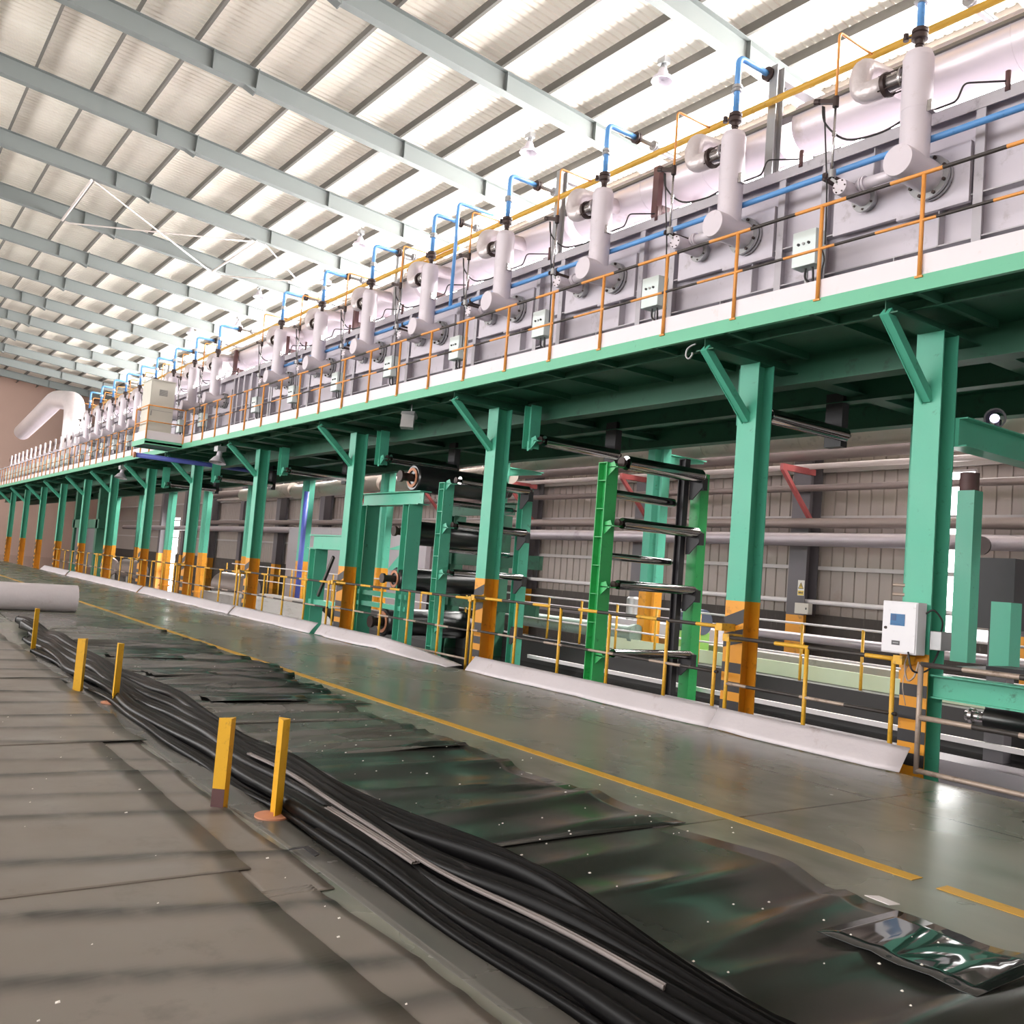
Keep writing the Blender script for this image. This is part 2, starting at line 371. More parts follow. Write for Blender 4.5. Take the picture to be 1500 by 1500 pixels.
# wall on the camera's other side, with a long glazed band
w = MB(); w.box(XF, XN, YL - .1, YL, 0, 4.0); w.box(XF, -84, YL - .1, YL, 4.0, 9.5); w.box(XF, XN, YL - .1, YL, 9.5, 19); struct(w.build('wall_left', 'wall'))
w = MB(); w.box(-84, XN, YL - .08, YL - .05, 4.0, 9.5); o = struct(w.build('window_5', 'dayleft'))
w = MB(); w.box(XF - .1, XF, YL, YW, -.5, 19); struct(w.build('wall_far', mat('pinkish_end_wall', rgb(170, 140, 128), .6, 0, .1, .3)))
w = MB(); w.box(XN, XN + .1, YL, 6.5, -.5, 19); w.box(XN, XN + .1, 6.5, 19, 5.4, 19); w.box(XN, XN + .1, 19, YW, -.5, 19); struct(w.build('wall_near', 'wall'))
w = MB(); w.box(XN + .05, XN + .07, 6.5, 19, 0, 5.4); struct(w.build('window_6', emission('added_gate_pane', (1, .98, .95, 1), 1.0)))  # unseen gate pane, added to light the column sides facing this end

# rafters: tapered I section every 6 m, with a bolted splice
RX = [-9.7 - 6.02 * k for k in range(15)]
def rafter_mesh():
    r = root('roof_rafter', '', 'rafter'); mb = MB()
    y0, y1 = YL, YW
    def sl(y, o): return rz(y, o)
    def slab(xa, xb, o0, o1):
        v = []
        for y in (y0, y1):
            for xx, oo in ((xa, o0), (xb, o0), (xb, o1), (xa, o1)): v.append((xx, y, sl(y, oo)))
        mb.add(v, [(3, 2, 1, 0), (4, 5, 6, 7), (0, 1, 5, 4), (1, 2, 6, 5), (2, 3, 7, 6), (3, 0, 4, 7)])
    slab(-.15, .15, 0, .02); slab(-.15, .15, .62, .64); slab(-.008, .008, .02, .62)
    mb.build('web_and_flanges', 'rafter', r)
    for y in (8.95,):
        p = MB(); p.bar((0, y, sl(y, -.10)), (0, y + .05, sl(y, .68)), .30, .03, 0, (0, 1, 0)); 
        p.prism([(y - .35, sl(y - .35, 0)), (y, sl(y, -.10)), (y, sl(y, 0))], -.14, .14, 'x')
        p.build('splice_plate', 'rafter', r)
    for k, y in enumerate((7.6, 14.2, 17.6)):
        p = MB(); p.box(-.14, .14, y - .01, y + .01, sl(y, .02), sl(y, .62)); p.build('stiffener', 'rafter', r)
    return r
r0 = rafter_mesh()
for k, x in enumerate(RX):
    lab = 'grey steel roof rafter, %s counted from the camera end of the hall' % ORD[k]
    if k == 0: r0.location = (x, 0, 0); r0['label'] = lab; rr = r0
    else: rr = copy_tree(r0, (x, 0, 0), lab)
    rr['group'] = 'steel roof rafters'; rr['category'] = 'rafter'
# purlins: Z sections resting on the rafters
PY = [.25 + 1.72 * j for j in range(-5, 12)]
PY = [y for y in PY if y < 20.7]
names = {}
p0 = None
vis = [y for y in PY if y > 0]
for y in PY:
    z = rz(y, .64)
    if p0 is None:
        mb = MB(); L = XN - .1
        mb.box(XF + .1, L, -.004, .004, 0, .335); mb.box(XF + .1, L, -.09, .0, 0, .006); mb.box(XF + .1, L, 0, .07, .329, .335)
        p0 = mb.build('roof_purlin', 'purlin'); o = p0
    else:
        o = p0.copy(); COL.objects.link(o)
    o.location = (0, y, z)
    n = sum(1 for q in PY if q > y)
    tag(o, 'dark grey purlin under the white roof sheets, %s counted from the rear wall' % ORD[n], 'purlin', 'roof purlins')
# wind bracing between two rafters
A = RX[5]; B = RX[6]
def brace(name, p, q, lab, r=.035):
    mb = MB(); mb.cyl(p, q, r, 8); return tag(mb.build(name, 'rod'), lab, 'brace', 'roof wind bracing rods')
z_ = -.06
brace('wind_brace', (A, 6.8, rz(6.8, z_)), (B, 13.4, rz(13.4, z_)), 'diagonal roof bracing rod falling away from the camera, crossing the fifth bay')
brace('wind_brace', (B, 6.8, rz(6.8, z_ - .08)), (A, 13.4, rz(13.4, z_ - .08)), 'diagonal roof bracing rod rising towards the camera, crossing the other rod')
brace('tie_rod', (A, 6.7, rz(6.7, z_)), (B, 6.7, rz(6.7, z_)), 'pale straight tie tube between two rafters at the aisle end of the bracing cross', .06)
brace('tie_rod', (A, 13.6, rz(13.6, z_)), (B, 13.6, rz(13.6, z_)), 'pale straight tie tube between two rafters at the machine end of the bracing cross', .05)
brace('wind_brace', (A, 14.0, rz(14.0, z_)), (B, 19.6, rz(19.6, z_)), 'diagonal roof bracing rod nearest the rear wall, above the blue pipes')
brace('wind_brace', (B, 14.0, rz(14, z_ - .08)), (A, 19.6, rz(19.6, z_ - .08)), 'dark diagonal bracing rod nearest the rear wall, passing under its pair')
# high bay lamps under the roof
def lamp_parts(r):
    mb = MB(); mb.cyl((0, 0, .32), (0, 0, .62), .012, 6); mb.build('hanger', 'galv', r)
    mb = MB(); mb.box(-.14, .14, -.1, .1, .18, .34); mb.cyl((-.1, 0, .04), (-.1, 0, .2), .02, 6); mb.cyl((.1, 0, .04), (.1, 0, .2), .02, 6); mb.cyl((0, 0, .02), (0, 0, .2), .06, 10); mb.build('ballast_box', 'galv', r)
    mb = MB(); mb.lathe((0, 0, .06), (0, 0, -1), [(0, .09), (.06, .12), (.22, .17), (.26, .27), (.36, .30), (.36, .27), (.1, .1)], 18); mb.build('lamp_shade', 'silver', r)
lp = [(-17.5, 16.4), (-23.4, 16.4), (-35.4, 16.5), (-41.2, 17.6), (-46.8, 16.4), (-53.6, 17.7), (-58.3, 16.4)]
l0 = None
for k, (x, y) in enumerate(lp):
    lab = 'silver high bay lamp hanging below the roof, %s counted from the camera end' % ORD[k]
    loc = (x, y, rz(y, .02))
    if l0 is None: l0 = root('high_bay_lamp', lab, 'lamp', loc, 'high bay lamps under the roof'); lamp_parts(l0)
    else: copy_tree(l0, loc, lab)

# wall columns, girts, wall pipes
WX = [-3.3 - 6.02 * k for k in range(14)]
wc0 = None
for k, x in enumerate(WX):
    lab = 'dark grey wall column with orange foot, %s counted from the bright tall window' % ORD[k]
    if wc0 is None:
        wc0 = root('wall_column', lab, 'column', (x, YW - .35, 0), 'dark grey wall columns')
        mb = MB(); H(mb, 0, 0, 1.15, 15.0, .55, .5, .02, .016); mb.build('shaft', 'wallcol', wc0)
        mb = MB(); H(mb, 0, 0, -.26, 1.15, .552, .502, .02, .016); mb.build('painted_foot', 'yellow', wc0)
    else: copy_tree(wc0, (x, YW - .35, 0), lab)
GZ = [2.42, 3.75, 5.0, 7.2, 9.0]
for k, z in enumerate(GZ):
    mb = MB(); mb.box(XF + .1, XN - .1, YW - .10, YW - .01, z - .05, z + .05); o = mb.build('trim_%d' % (k + 3), 'girt'); struct(o)
def longpipe(name, m, y, z, r, x0, x1, lab, cat='pipe', n=20, group='pipes along the rear wall'):
    mb = MB(); mb.cyl((x0, y, z), (x1, y, z), r, n); return tag(mb.build(name, m), lab, cat, group)
longpipe('wall_pipe', 'pipebrown', 20.0, 5.36, .22, -62, 6, 'thick dull brown pipe running high along the rear wall')
longpipe('wall_pipe', 'pipewhite', 20.3, 5.03, .075, -62, 6, 'slim pale pipe just below the thick brown wall pipe')
longpipe('wall_pipe', 'pipebrown', 20.2, 4.45, .09, -40, 6, 'slim dark brown pipe below the red brackets on the rear wall')
longpipe('wall_pipe', 'pipebrown', 20.0, 3.52, .13, -62, 6, 'brown pipe with a lit top edge just above the grey pipe')
longpipe('wall_pipe', 'pipegrey', 19.7, 3.08, .17, -84, 6, 'lilac grey pipe at mid height in front of the wall columns')
longpipe('wall_rail_beam', 'pipegrey', 16.0, .80, .09, -22, 3, 'grey tube low in front of the stained dark wall', 'pipe')
longpipe('wall_rail_beam', 'edge', 20.6, 1.52, .06, -36, 6, 'thin pale tube along the rear wall near the warning sign', 'pipe')
# duct behind the rear columns, in lengths
segs = [(-40.5, -34.9), (-34.7, -27.4), (-27.2, -20.2), (-20.0, -14.6), (-14.4, 4)]
for k, (a, b) in enumerate(segs):
    mb = MB(); mb.cyl((a, 14.4, 4.62 if k > 2 else 4.2), (b, 14.4, 4.62 if k > 2 else 4.3), .27, 24)
    x = a + 1.2
    while x < b - .3:
        mb.tube([(x, 14.4, (4.62 if k > 2 else 4.2 + .1 * (x - a) / (b - a))), (x + .02, 14.4, (4.62 if k > 2 else 4.2 + .1 * (x - a) / (b - a)))], .274, 24, 0, False); x += 2.4
    dk = mb.build('insulated_duct', 'ductbeige')
    for q in (.2, .8):
        hx = a + (b - a) * q; mb = MB(); mb.bar((hx, 14.4, 4.35), (hx, 14.4, 5.3), .03, .03); mb.box(hx - .02, hx + .02, 13.5, 14.6, 5.26, 5.3); mb.build('hanger', 'galv', dk)
    tag(dk, 'beige insulated duct under the platform, %s length counted from the tall bright window' % ORD[4 - k], 'duct', 'beige duct lengths behind the rear columns')
b0 = None
for k, x in enumerate([WX[2] + .25, WX[3] + .25, WX[4] + .25, WX[5] + .25, WX[6] + .25]):
    lab = 'faded red triangular pipe bracket on the rear wall, %s counted from the warning sign' % ORD[k]
    if b0 is None:
        b0 = root('pipe_bracket', lab, 'bracket', (x, 19.55, 4.9), 'red wall pipe brackets')
        mb = MB(); mb.bar((0, 1, 0), (0, -.35, 0), .1, .16); mb.build('arm', 'red', b0)
        mb = MB(); mb.bar((0, -.3, -.05), (0, .95, -1.25), .1, .1); mb.build('strut', 'red', b0)
    else: copy_tree(b0, (x, 19.55, 4.9), lab)
# warning sign and small box on the column beside it
sg = root('warning_sign', 'small yellow and white warning triangle sign on the dark wall column', 'sign', (-15.17, 20.38, 1.86))
mb = MB(); mb.box(-.10, .10, -.008, 0, -.2, .2); mb.build('board', 'signwhite', sg)
mb = MB(); mb.box(-.09, .09, -.012, -.009, -.19, -.07); mb.prism([(-.08, -.02), (.08, -.02), (0, .14)], -.013, -.0095, 'y'); mb.build('warning_symbol', 'sign', sg)
mb = MB()
for a, b, c in (((-.075, -.017), (0, .137), 0), ((.075, -.017), (0, .137), 0), ((-.075, -.017), (.075, -.017), 0)): mb.bar((a[0], -.0145, a[1]), (b[0], -.0145, b[1]), .002, .014)
mb.bar((.012, -.0145, .09), (-.014, -.0145, .045), .002, .014); mb.bar((-.014, -.0145, .045), (.012, -.0145, .05), .002, .012); mb.bar((.012, -.0145, .05), (0, -.0145, .0), .002, .012)
for x in (-.06, -.02, .03): mb.box(x, x + .03, -.0145, -.0125, -.15, -.10)
mb.build('black_lettering', 'black', sg)
bx = root('wall_box', 'small cream junction box on the wall column below the warning sign', 'box', (-14.98, 20.3, 1.33))
mb = MB(); mb.box(-.21, .21, -.12, .05, -.14, .14); mb.build('body', 'cabinet', bx, bevel=.008)
mb = MB(); mb.box(.13, .16, -.135, -.12, -.02, .03); mb.build('latch', 'black', bx)
# ------------------------------------------------------------------ platform, its columns and guardrails
pl = root('walkway_platform', 'long green steel platform carrying the furnace, with pale toe plate and deep edge channel', 'platform', (0, 8.2, 4.65))
X0, X1 = -92, 5
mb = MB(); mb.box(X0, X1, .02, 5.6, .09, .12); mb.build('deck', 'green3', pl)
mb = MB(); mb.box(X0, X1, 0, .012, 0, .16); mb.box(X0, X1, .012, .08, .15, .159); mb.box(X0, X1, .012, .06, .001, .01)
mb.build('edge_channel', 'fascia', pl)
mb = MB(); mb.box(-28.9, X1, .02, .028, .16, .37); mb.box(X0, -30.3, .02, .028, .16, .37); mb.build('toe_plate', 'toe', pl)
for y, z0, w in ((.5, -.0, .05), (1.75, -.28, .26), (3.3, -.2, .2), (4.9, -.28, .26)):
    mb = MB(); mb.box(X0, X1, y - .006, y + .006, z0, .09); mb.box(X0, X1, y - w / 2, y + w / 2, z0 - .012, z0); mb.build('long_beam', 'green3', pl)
x = X1 - .4; cj = None
for k in range(76):
    if cj is None:
        mb = MB(); mb.box(-.03, .03, .02, 1.6, .0, .09); cj = mb.build('cross_joist', 'green3', pl); o = cj
    else: o = cj.copy(); COL.objects.link(o); o.parent = pl
    o.location = (x, 0, 0); x -= 1.2
# balcony bulge with the cabinet
bl = MB(); bl.box(-1.45, 0, -1.1, .0, .03, .09); bl = bl.build('balcony', 'green3', pl); bl.location = (-28.9, 0, 0)
mb = MB(); mb.box(-.012, 0, -1.1, 0, 0, .16); mb.box(-1.45, 0, -1.112, -1.1, 0, .16); mb.box(-1.45, -1.438, -1.1, 0, 0, .16); mb.build('edge_channel', 'fascia', bl)
mb = MB(); mb.box(-.03, -.02, -1.08, 0, .16, .42); mb.box(-1.43, -.02, -1.08, -1.07, .16, .42); mb.box(-1.43, -1.42, -1.08, 0, .16, .42); mb.build('toe_plate', 'toe', bl)
cb = root('control_cabinet', 'tall cream control cabinet standing on the platform balcony', 'cabinet', (-29.4, 7.25, 4.74))
mb = MB(); mb.box(-.95, 0, 0, .72, 0, 1.95); mb.build('body', 'cabinet', cb, bevel=.01)
mb = MB(); mb.box(-.97, .02, -.02, .74, 1.95, 1.98); mb.build('roof_panel', 'cabinet', cb)
mb = MB()
for k in range(7): mb.box(.0, .012, .26, .50, 1.50 + k * .028, 1.518 + k * .028)
mb.build('vent_grille', 'vent', cb)
mb = MB(); mb.box(0, .004, .008, .014, .05, 1.92); mb.box(0, .004, .02, .7, 1.02, 1.03); mb.box(0, .02, .05, .08, .85, 1.0); mb.build('door_gap', 'vent', cb)

def rail_tube(mb, p, q, r=.02, seed=0, seg=(.62, .55), a=0, b=1):
    # one pipe painted in alternating bands
    p, q = Vector(p), Vector(q); L = (q - p).length; pts = [p]; mis = []; t = 0; k = seed
    while t < L - 1e-4:
        s = seg[k % 2] * (.85 + .3 * R_.random()); t = min(L, t + s); pts.append(p + (q - p) * (t / L)); mis.append(a if k % 2 == 0 else b); k += 1
    mb.tube(pts, r, 8, a, True, True, mis)
def guardrail(name, label, posts, zt=1.02, zm=.545, x0=None, x1=None, fixed=None, loc=(0, 8.2, 4.81), axis='x', lean=0):
    g = root(name, label, 'guardrail', loc)
    mb = MB(); rail_tube(mb, (x0, 0, zt), (x1, 0, zt), .021); mb.build('top_rail', ['rail', 'raildark'], g)
    mb = MB(); rail_tube(mb, (x0, 0, zm), (x1, 0, zm), .017, 1); mb.build('mid_rail', ['rail', 'raildark'], g)
    mb = MB(); mb.cyl((0, 0, -.02), (0, 0, zt), .022, 8); mb.box(-.04, .04, -.02, .02, -.03, -.01)
    po = None
    for x in posts:
        if po is None: po = mb.build('post', 'rail', g); o = po
        else: o = po.copy(); COL.objects.link(o); o.parent = g
        o.location = (x, 0, 0)
    return g
pp = [-4.95, -6.11, -7.27, -8.42, -9.64, -10.76, -11.89, -13.1, -14.26, -15.4, -16.6, -17.78, -18.94, -20.1, -21.22, -22.37, -23.57, -24.75, -25.9, -27.0, -28.0, -28.85]
guardrail('platform_guardrail', 'long orange and black pipe guardrail along the near part of the platform edge', [-3.8, -2.65, -1.5, -.35] + pp, x0=3, x1=-28.87)
guardrail('platform_guardrail', 'pale orange pipe guardrail along the far part of the platform edge, beyond the cabinet', [-30.4 - 1.15 * k for k in range(50)], x0=-30.35, x1=-88)
bg = root('balcony_guardrail', 'orange guardrail wrapping the balcony in front of the cream cabinet', 'guardrail', (-28.92, 7.12, 4.81))
mb = MB(); mb.tube([(0, 1.05, 1.02), (0, 0, 1.02), (-1.4, 0, 1.02), (-1.4, 1.05, 1.02)], .02, 8); mb.build('top_rail', 'rail', bg)
mb = MB(); mb.tube([(0, 1.05, .545), (0, 0, .545), (-1.4, 0, .545), (-1.4, 1.05, .545)], .017, 8); mb.build('mid_rail', 'rail', bg)
po = None
for p in ((0, 0), (-1.4, 0), (-1.4, 1.0)):
    if po is None:
        mb = MB(); mb.cyl((0, 0, 0), (0, 0, 1.02), .022, 8); po = mb.build('post', 'rail', bg); o = po
    else: o = po.copy(); COL.objects.link(o); o.parent = bg
    o.location = (p[0], p[1], 0)
up = root('violet_cross_pipe', 'violet blue painted pipe slung beneath the balcony and platform edge', 'pipe', (-30.6, 7.3, 4.44))
mb = MB(); mb.cyl((0, 0, 0), (0, 4.2, -.02), .075, 14); mb.build('pipe_run', 'blueviolet', up)
mb = MB(); mb.lathe((0, -.02, 0), (0, -1, 0), [(0, .0), (0, .09), (.06, .09), (.06, 0)], 14); mb.build('end_cap', 'copper', up)
mb = MB(); mb.bar((0, .9, .06), (0, .9, .22), .04, .04); mb.bar((0, 3.6, .06), (0, 3.6, .22), .04, .04); mb.build('hanger', 'green3', up)

# front columns
CX = [-5.36, -7.78, -13.5, -19.05, -24.95, -30.75, -36.3, -42.1, -47.4, -53.2, -59.0, -64.8, -70.6]
def front_column(x, label, side_yellow=True, stripes=True):
    c = root('platform_column', label, 'column', (x, 9.3, 0), 'front columns of the platform')
    mb = MB()
    H(mb, 0, 0, 1.5, 4.525, .3, .3)
    zb = -.26
    if side_yellow: H(mb, 0, 0, zb, 1.5, .3, .3, mi=1)
    else:
        mb.box(-.15, .15, -.15, -.134, -.26, 1.12, 1); mb.box(-.15, .15, -.15, -.134, 1.12, 1.5, 0); mb.box(-.15, .15, .134, .15, zb, 1.5, 0); mb.box(-.006, .006, -.134, .134, zb, 1.5, 0)
    mb.build('shaft', ['green', 'yellow'], c)
    if stripes:
        mb = MB()
        if side_yellow:
            for z, s in ((1.22, .10), (.98, .07)): mb.prism([(-.15, z - s), (.15, z + s * .15), (.15, z + .17 + s * .15), (-.15, z + .17 - s)], -.154, -.150, 'y')
            z = .73
        else: z = .80
        while z > 0.02: mb.box(-.15, .15, -.154, -.150, z - .125, z); z -= .235
        mb.build('hazard_stripe', 'black', c)
    mb = MB()
    mb.add([(-.005, -1.0, 4.66), (.005, -1.0, 4.66), (.005, -1.0, 4.53), (-.005, -1.0, 4.53), (-.005, 4.15, 4.66), (.005, 4.15, 4.66), (.005, 4.15, 4.53), (-.005, 4.15, 4.53)],
           [(0, 1, 2, 3), (7, 6, 5, 4), (0, 4, 5, 1), (1, 5, 6, 2), (2, 6, 7, 3), (3, 7, 4, 0)])
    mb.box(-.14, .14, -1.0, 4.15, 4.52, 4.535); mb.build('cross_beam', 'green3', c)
    mb = MB(); d = Vector((0, .82, -.76)); mb.bar((0, -.99, 4.55), (0, -.145, 3.80), .10, .10, 0, (0, .7, .7)); mb.bar((-.04, -.95, 4.55), (-.04, -.13, 3.80), .012, .16, 0, (0, .7, .7))
    mb.build('knee_brace', 'green', c)
    mb = MB(); mb.box(-.2, .2, -.2, .2, -.26, -.235); mb.build('base_plate', 'green', c)
    return c
c0 = None
for k, x in enumerate(CX):
    if k == 0: front_column(x, 'green platform column with orange and black striped front, carrying the white control box', False)
    else:
        lab = 'green platform column with yellow foot, %s counted from the one with the control box' % ORD[k - 1] if k > 1 else 'green platform column with striped yellow foot, standing next to the one with the control box'
        if c0 is None: c0 = front_column(x, lab); 
        else: copy_tree(c0, (x, 9.3, 0), lab)
# rear columns
rc0 = None
for k, x in enumerate([-7.78, -13.5, -19.1, -25, -30.9, -36.4, -42, -47.5, -53.2, -59]):
    lab = 'rear column, green above and yellow below, standing in the wet pit, %s from the camera end' % ORD[k]
    if rc0 is None:
        rc0 = root('rear_column', lab, 'column', (x, 13.3, 0), 'rear columns of the platform')
        mb = MB(); mb.prism([(-.16, -.16), (.04, -.16), (.10, -.05), (.17, -.05), (.17, .16), (-.16, .16)], 1.5, 4.52)
        mb.prism([(-.16, -.16), (.04, -.16), (.10, -.05), (.17, -.05), (.17, .16), (-.16, .16)], -.26, 1.5, 'z', 1); mb.build('shaft', ['green', 'yellow'], rc0)
        mb = MB(); mb.box(-.22, .22, -.22, .22, -.26, -.22); mb.build('base_plate', 'yellow', rc0)
        mb = MB(); mb.prism([(.16, 4.30), (1.3, 4.30), (1.3, 4.25), (.16, 4.08)], -.012, .012, 'x'); mb.box(-.07, .07, .16, 1.32, 4.295, 4.315); mb.build('bracket', 'green', rc0)
    else: copy_tree(rc0, (x, 13.3, 0), lab, ('bracket',) if k > 2 else ())
mb = MB(); mb.cyl((0, 0, -.0), (0, 0, 4.2), .09, 14); tag(mb.build('riser_pipe', 'blueviolet', None, (-30.45, 13.05, -.26)), 'violet blue riser pipe standing beside a rear column', 'pipe')

# ------------------------------------------------------------------ furnace
fu = root('furnace', 'long silver furnace casing with ribs and flanges along the top of the platform', 'furnace', (0, 9.3, 4.8))
FX0, FX1 = -51.5, 4.0
mb = MB(); mb.box(FX0, FX1, 0, 3.2, 0, 2.12); mb.build('casing_panel', 'silver', fu)
mb = MB(); mb.box(FX0, FX1, -.125, .3, 2.11, 2.175); mb.box(FX0, FX1, -.14, -.125, 2.04, 2.18); mb.build('top_flange', 'silverdark', fu)
mb = MB(); mb.box(FX0, FX1, -.12, 0, 1.13, 1.145); mb.build('stiffener_band', 'silverdark', fu)
mb = MB(); mb.box(FX0, FX1, -.12, 0, .66, .675); mb.build('stiffener_band', 'silverdark', fu)
mb = MB(); mb.box(FX0, FX1, -.10, 0, 0, .10); mb.build('base_sill', 'silverdark', fu)
BX = [-5.41 - 2.52 * k for k in range(8)] + [-28.06, -30.35, -32.7, -35.0, -37.19, -39.4, -41.55, -43.8, -46.1]
rib = None
def add_rib(x, z0, z1, tee):
    global rib
    mb = MB(); mb.box(-.006, .006, -.12, 0, z0, z1)
    if tee: mb.box(-.05, .05, -.13, -.118, z0, z1)
    o = mb.build('rib', 'silverdark', fu); o.location = (x, 0, 0)
for k, bx_ in enumerate(BX):
    if k < 8:
        add_rib(bx_ + .48, .05, 2.04, True); add_rib(bx_ - 1.40, .05, 2.04, True)
        add_rib(bx_ - .76, 1.3, 2.04, False); add_rib(bx_ - .45, .05, .66, False); add_rib(bx_ + .06, .66, 1.13, False)
    else: add_rib(bx_ + .5, .05, 2.04, True); add_rib(bx_ - .7, .05, 2.04, False)
for x in (-24.6, -25.0, -25.5, -26.1, -26.7, -27.2, -2.0, -3.4): add_rib(x, .05, 2.04, True)

# burners
def make_burner(loc, label):
    b = root('burner', label, 'burner', loc, 'burners along the furnace')
    mb = MB(); mb.lathe((0, -.45, .0), (0, 0, 1), [(0, 0), (0, .155), (.62, .155), (.62, .158), (1.20, .158), (1.265, .135), (1.275, 0)], 28); mb.build('stack_jacket', 'jacket', b)
    mb = MB(); mb.lathe((0, -.75, 0), (0, 1, 0), [(0, 0), (0, .165), (.02, .17), (.62, .17), (.62, 0)], 28); mb.build('burner_body', 'jacket', b)
    mb = MB(); mb.lathe((0, -.17, 0), (0, 1, 0), [(0, .17), (0, .235), (.035, .235), (.035, .17)], 28); mb.lathe((0, -.115, 0), (0, 1, 0), [(0, .17), (0, .235), (.035, .235), (.035, .17)], 28)
    for k in range(8):
        a = 2 * PI * (k + .5) / 8; mb.lathe((.205 * math.cos(a), -.195, .205 * math.sin(a)), (0, 1, 0), [(0, 0), (0, .02), (.14, .02), (.14, 0)], 6, 1)
    mb.build('mounting_flange', ['galv', 'valve'], b)
    mb = MB(); mb.box(-.42, .40, -.055, .0, -.34, .32); mb.box(-1.25, -.42, -.04, -.0, -.30, .20); mb.build('mounting_plate', 'silver', b)
    # bellows and the foil clad elbow up to the duct
    mb = MB()
    pr = []
    for k in range(9): t = .17 + .018 * k * 1.0; pr += [(t, .075), (t + .009, .092)]
    mb.lathe((0, -.45, 1.06), (-1, 0, 0), [(.13, .08)] + pr + [(.34, .08)], 20)
    mb.lathe((0, -.45, 1.06), (-1, 0, 0), [(.15, .08), (.15, .125), (.17, .125), (.17, .08)], 20); mb.build('bellows', 'steel', b)
    mb = MB(); mb.lathe((0, -.45, 1.06), (-1, 0, 0), [(.335, .08), (.335, .135), (.36, .135), (.36, .13), (.385, .13), (.385, .09)], 20, 0)
    for k in range(4):
        a = PI / 4 + k * PI / 2; mb.cyl((-.14, -.45 + .115 * math.cos(a), 1.06 + .115 * math.sin(a)), (-.42, -.45 + .115 * math.cos(a), 1.06 + .115 * math.sin(a)), .009, 6)
    mb.build('bellows_flange', 'valve', b)
    mb = MB(); mb.tube(bend([(-.38, -.45, 1.06), (-.70, -.45, 1.06), (-.70, -.45, 1.42), (-.70, .62, 1.50)], .20, 6), .118, 20); mb.build('elbow_duct', 'foil', b)
    # pilot burner and its cross tube
    mb = MB(); mb.lathe((-.79, -.6, 0), (0, 1, 0), [(0, 0), (0, .088), (.02, .092), (.46, .092), (.46, 0)], 20)
    for k in range(6): a = 2 * PI * k / 6; mb.lathe((-.79 + .07 * math.cos(a), -.612, .07 * math.sin(a)), (0, 1, 0), [(0, 0), (0, .009), (.02, .009), (.02, 0)], 6, 1)
    p = mb.build('pilot_burner', ['jacket', 'valve'], b)
    mb = MB(); mb.lathe((-.79, -.15, 0), (0, 1, 0), [(0, .09), (0, .15), (.03, .15), (.03, .12), (.12, .12)], 20)
    for k in range(6): a = 2 * PI * (k + .5) / 6; mb.lathe((-.79 + .125 * math.cos(a), -.16, .125 * math.sin(a)), (0, 1, 0), [(0, 0), (0, .014), (.05, .014), (.05, 0)], 6, 1)
    mb.build('pilot_flange', ['galv', 'valve'], b)
    mb = MB(); mb.cyl((-.70, -.38, .05), (-.1, -.38, .05), .062, 16); mb.lathe((-.66, -.38, .05), (1, 0, 0), [(0, .062), (0, .085), (.02, .085), (.02, .07), (.035, .07), (.035, .085), (.055, .085), (.055, .062)], 18); mb.build('link_tube', 'jacket', b)
    mb = MB(); mb.box(.14, .2, -.5, -.4, .56, .68); mb.build('lagging_clip', 'steel', b)
    return b
def make_air(loc, label):
    a = root('air_pipe', label, 'pipe', loc, 'blue combustion air pipes over the burners')
    y = -.45
    mb = MB(); mb.lathe((0, y, 1.27), (0, 0, 1), [(0, .04), (.09, .036), (.09, .05)], 14); mb.lathe((0, y, 1.36), (0, 0, 1), [(0, .045), (.05, .05), (.06, .085), (.11, .085), (.11, .06), (.13, .085), (.17, .085), (.17, .05)], 18)
    mb.bar((-.04, y, 1.48), (-.16, y - .02, 1.49), .02, .02); mb.cyl((-.15, y - .02, 1.46), (-.15, y - .02, 1.54), .03, 8); mb.build('valve', 'valve', a)
    mb = MB(); mb.tube(bend([(0, y, 1.50), (0, y, 2.29), (0, .12, 2.29)], .10, 6), .040, 14); mb.build('riser', 'blue', a)
    mb = MB(); mb.lathe((0, y, 1.82), (0, 0, 1), [(0, .04), (0, .065), (.035, .065), (.035, .05), (.05, .05), (.05, .065), (.085, .065), (.085, .04)], 14); mb.box(-.08, .08, y - .02, y + .02, 1.85, 1.875); mb.build('union', 'galv', a)
    mb = MB(); mb.lathe((0, .10, 2.29), (0, 1, 0), [(0, .04), (0, .09), (.03, .09), (.03, .05), (.045, .05), (.045, .09), (.075, .09), (.075, .03)], 16); mb.build('flange', 'valve', a)
    mb = MB(); mb.cyl((0, .17, 2.29), (0, 1.25, 2.29), .033, 12); mb.lathe((0, .48, 2.29), (0, 1, 0), [(0, .03), (0, .08), (.03, .08), (.03, .05), (.04, .05), (.04, .08), (.07, .08), (.07, .03)], 14); mb.build('outlet_tube', 'galv', a)
    mb = MB(); mb.box(-.03, .03, 1.0, 1.08, 2.02, 2.27); mb.box(-.03, .03, .6, 1.35, 2.22, 2.25); mb.build('support_arm', 'galv', a)
    return a
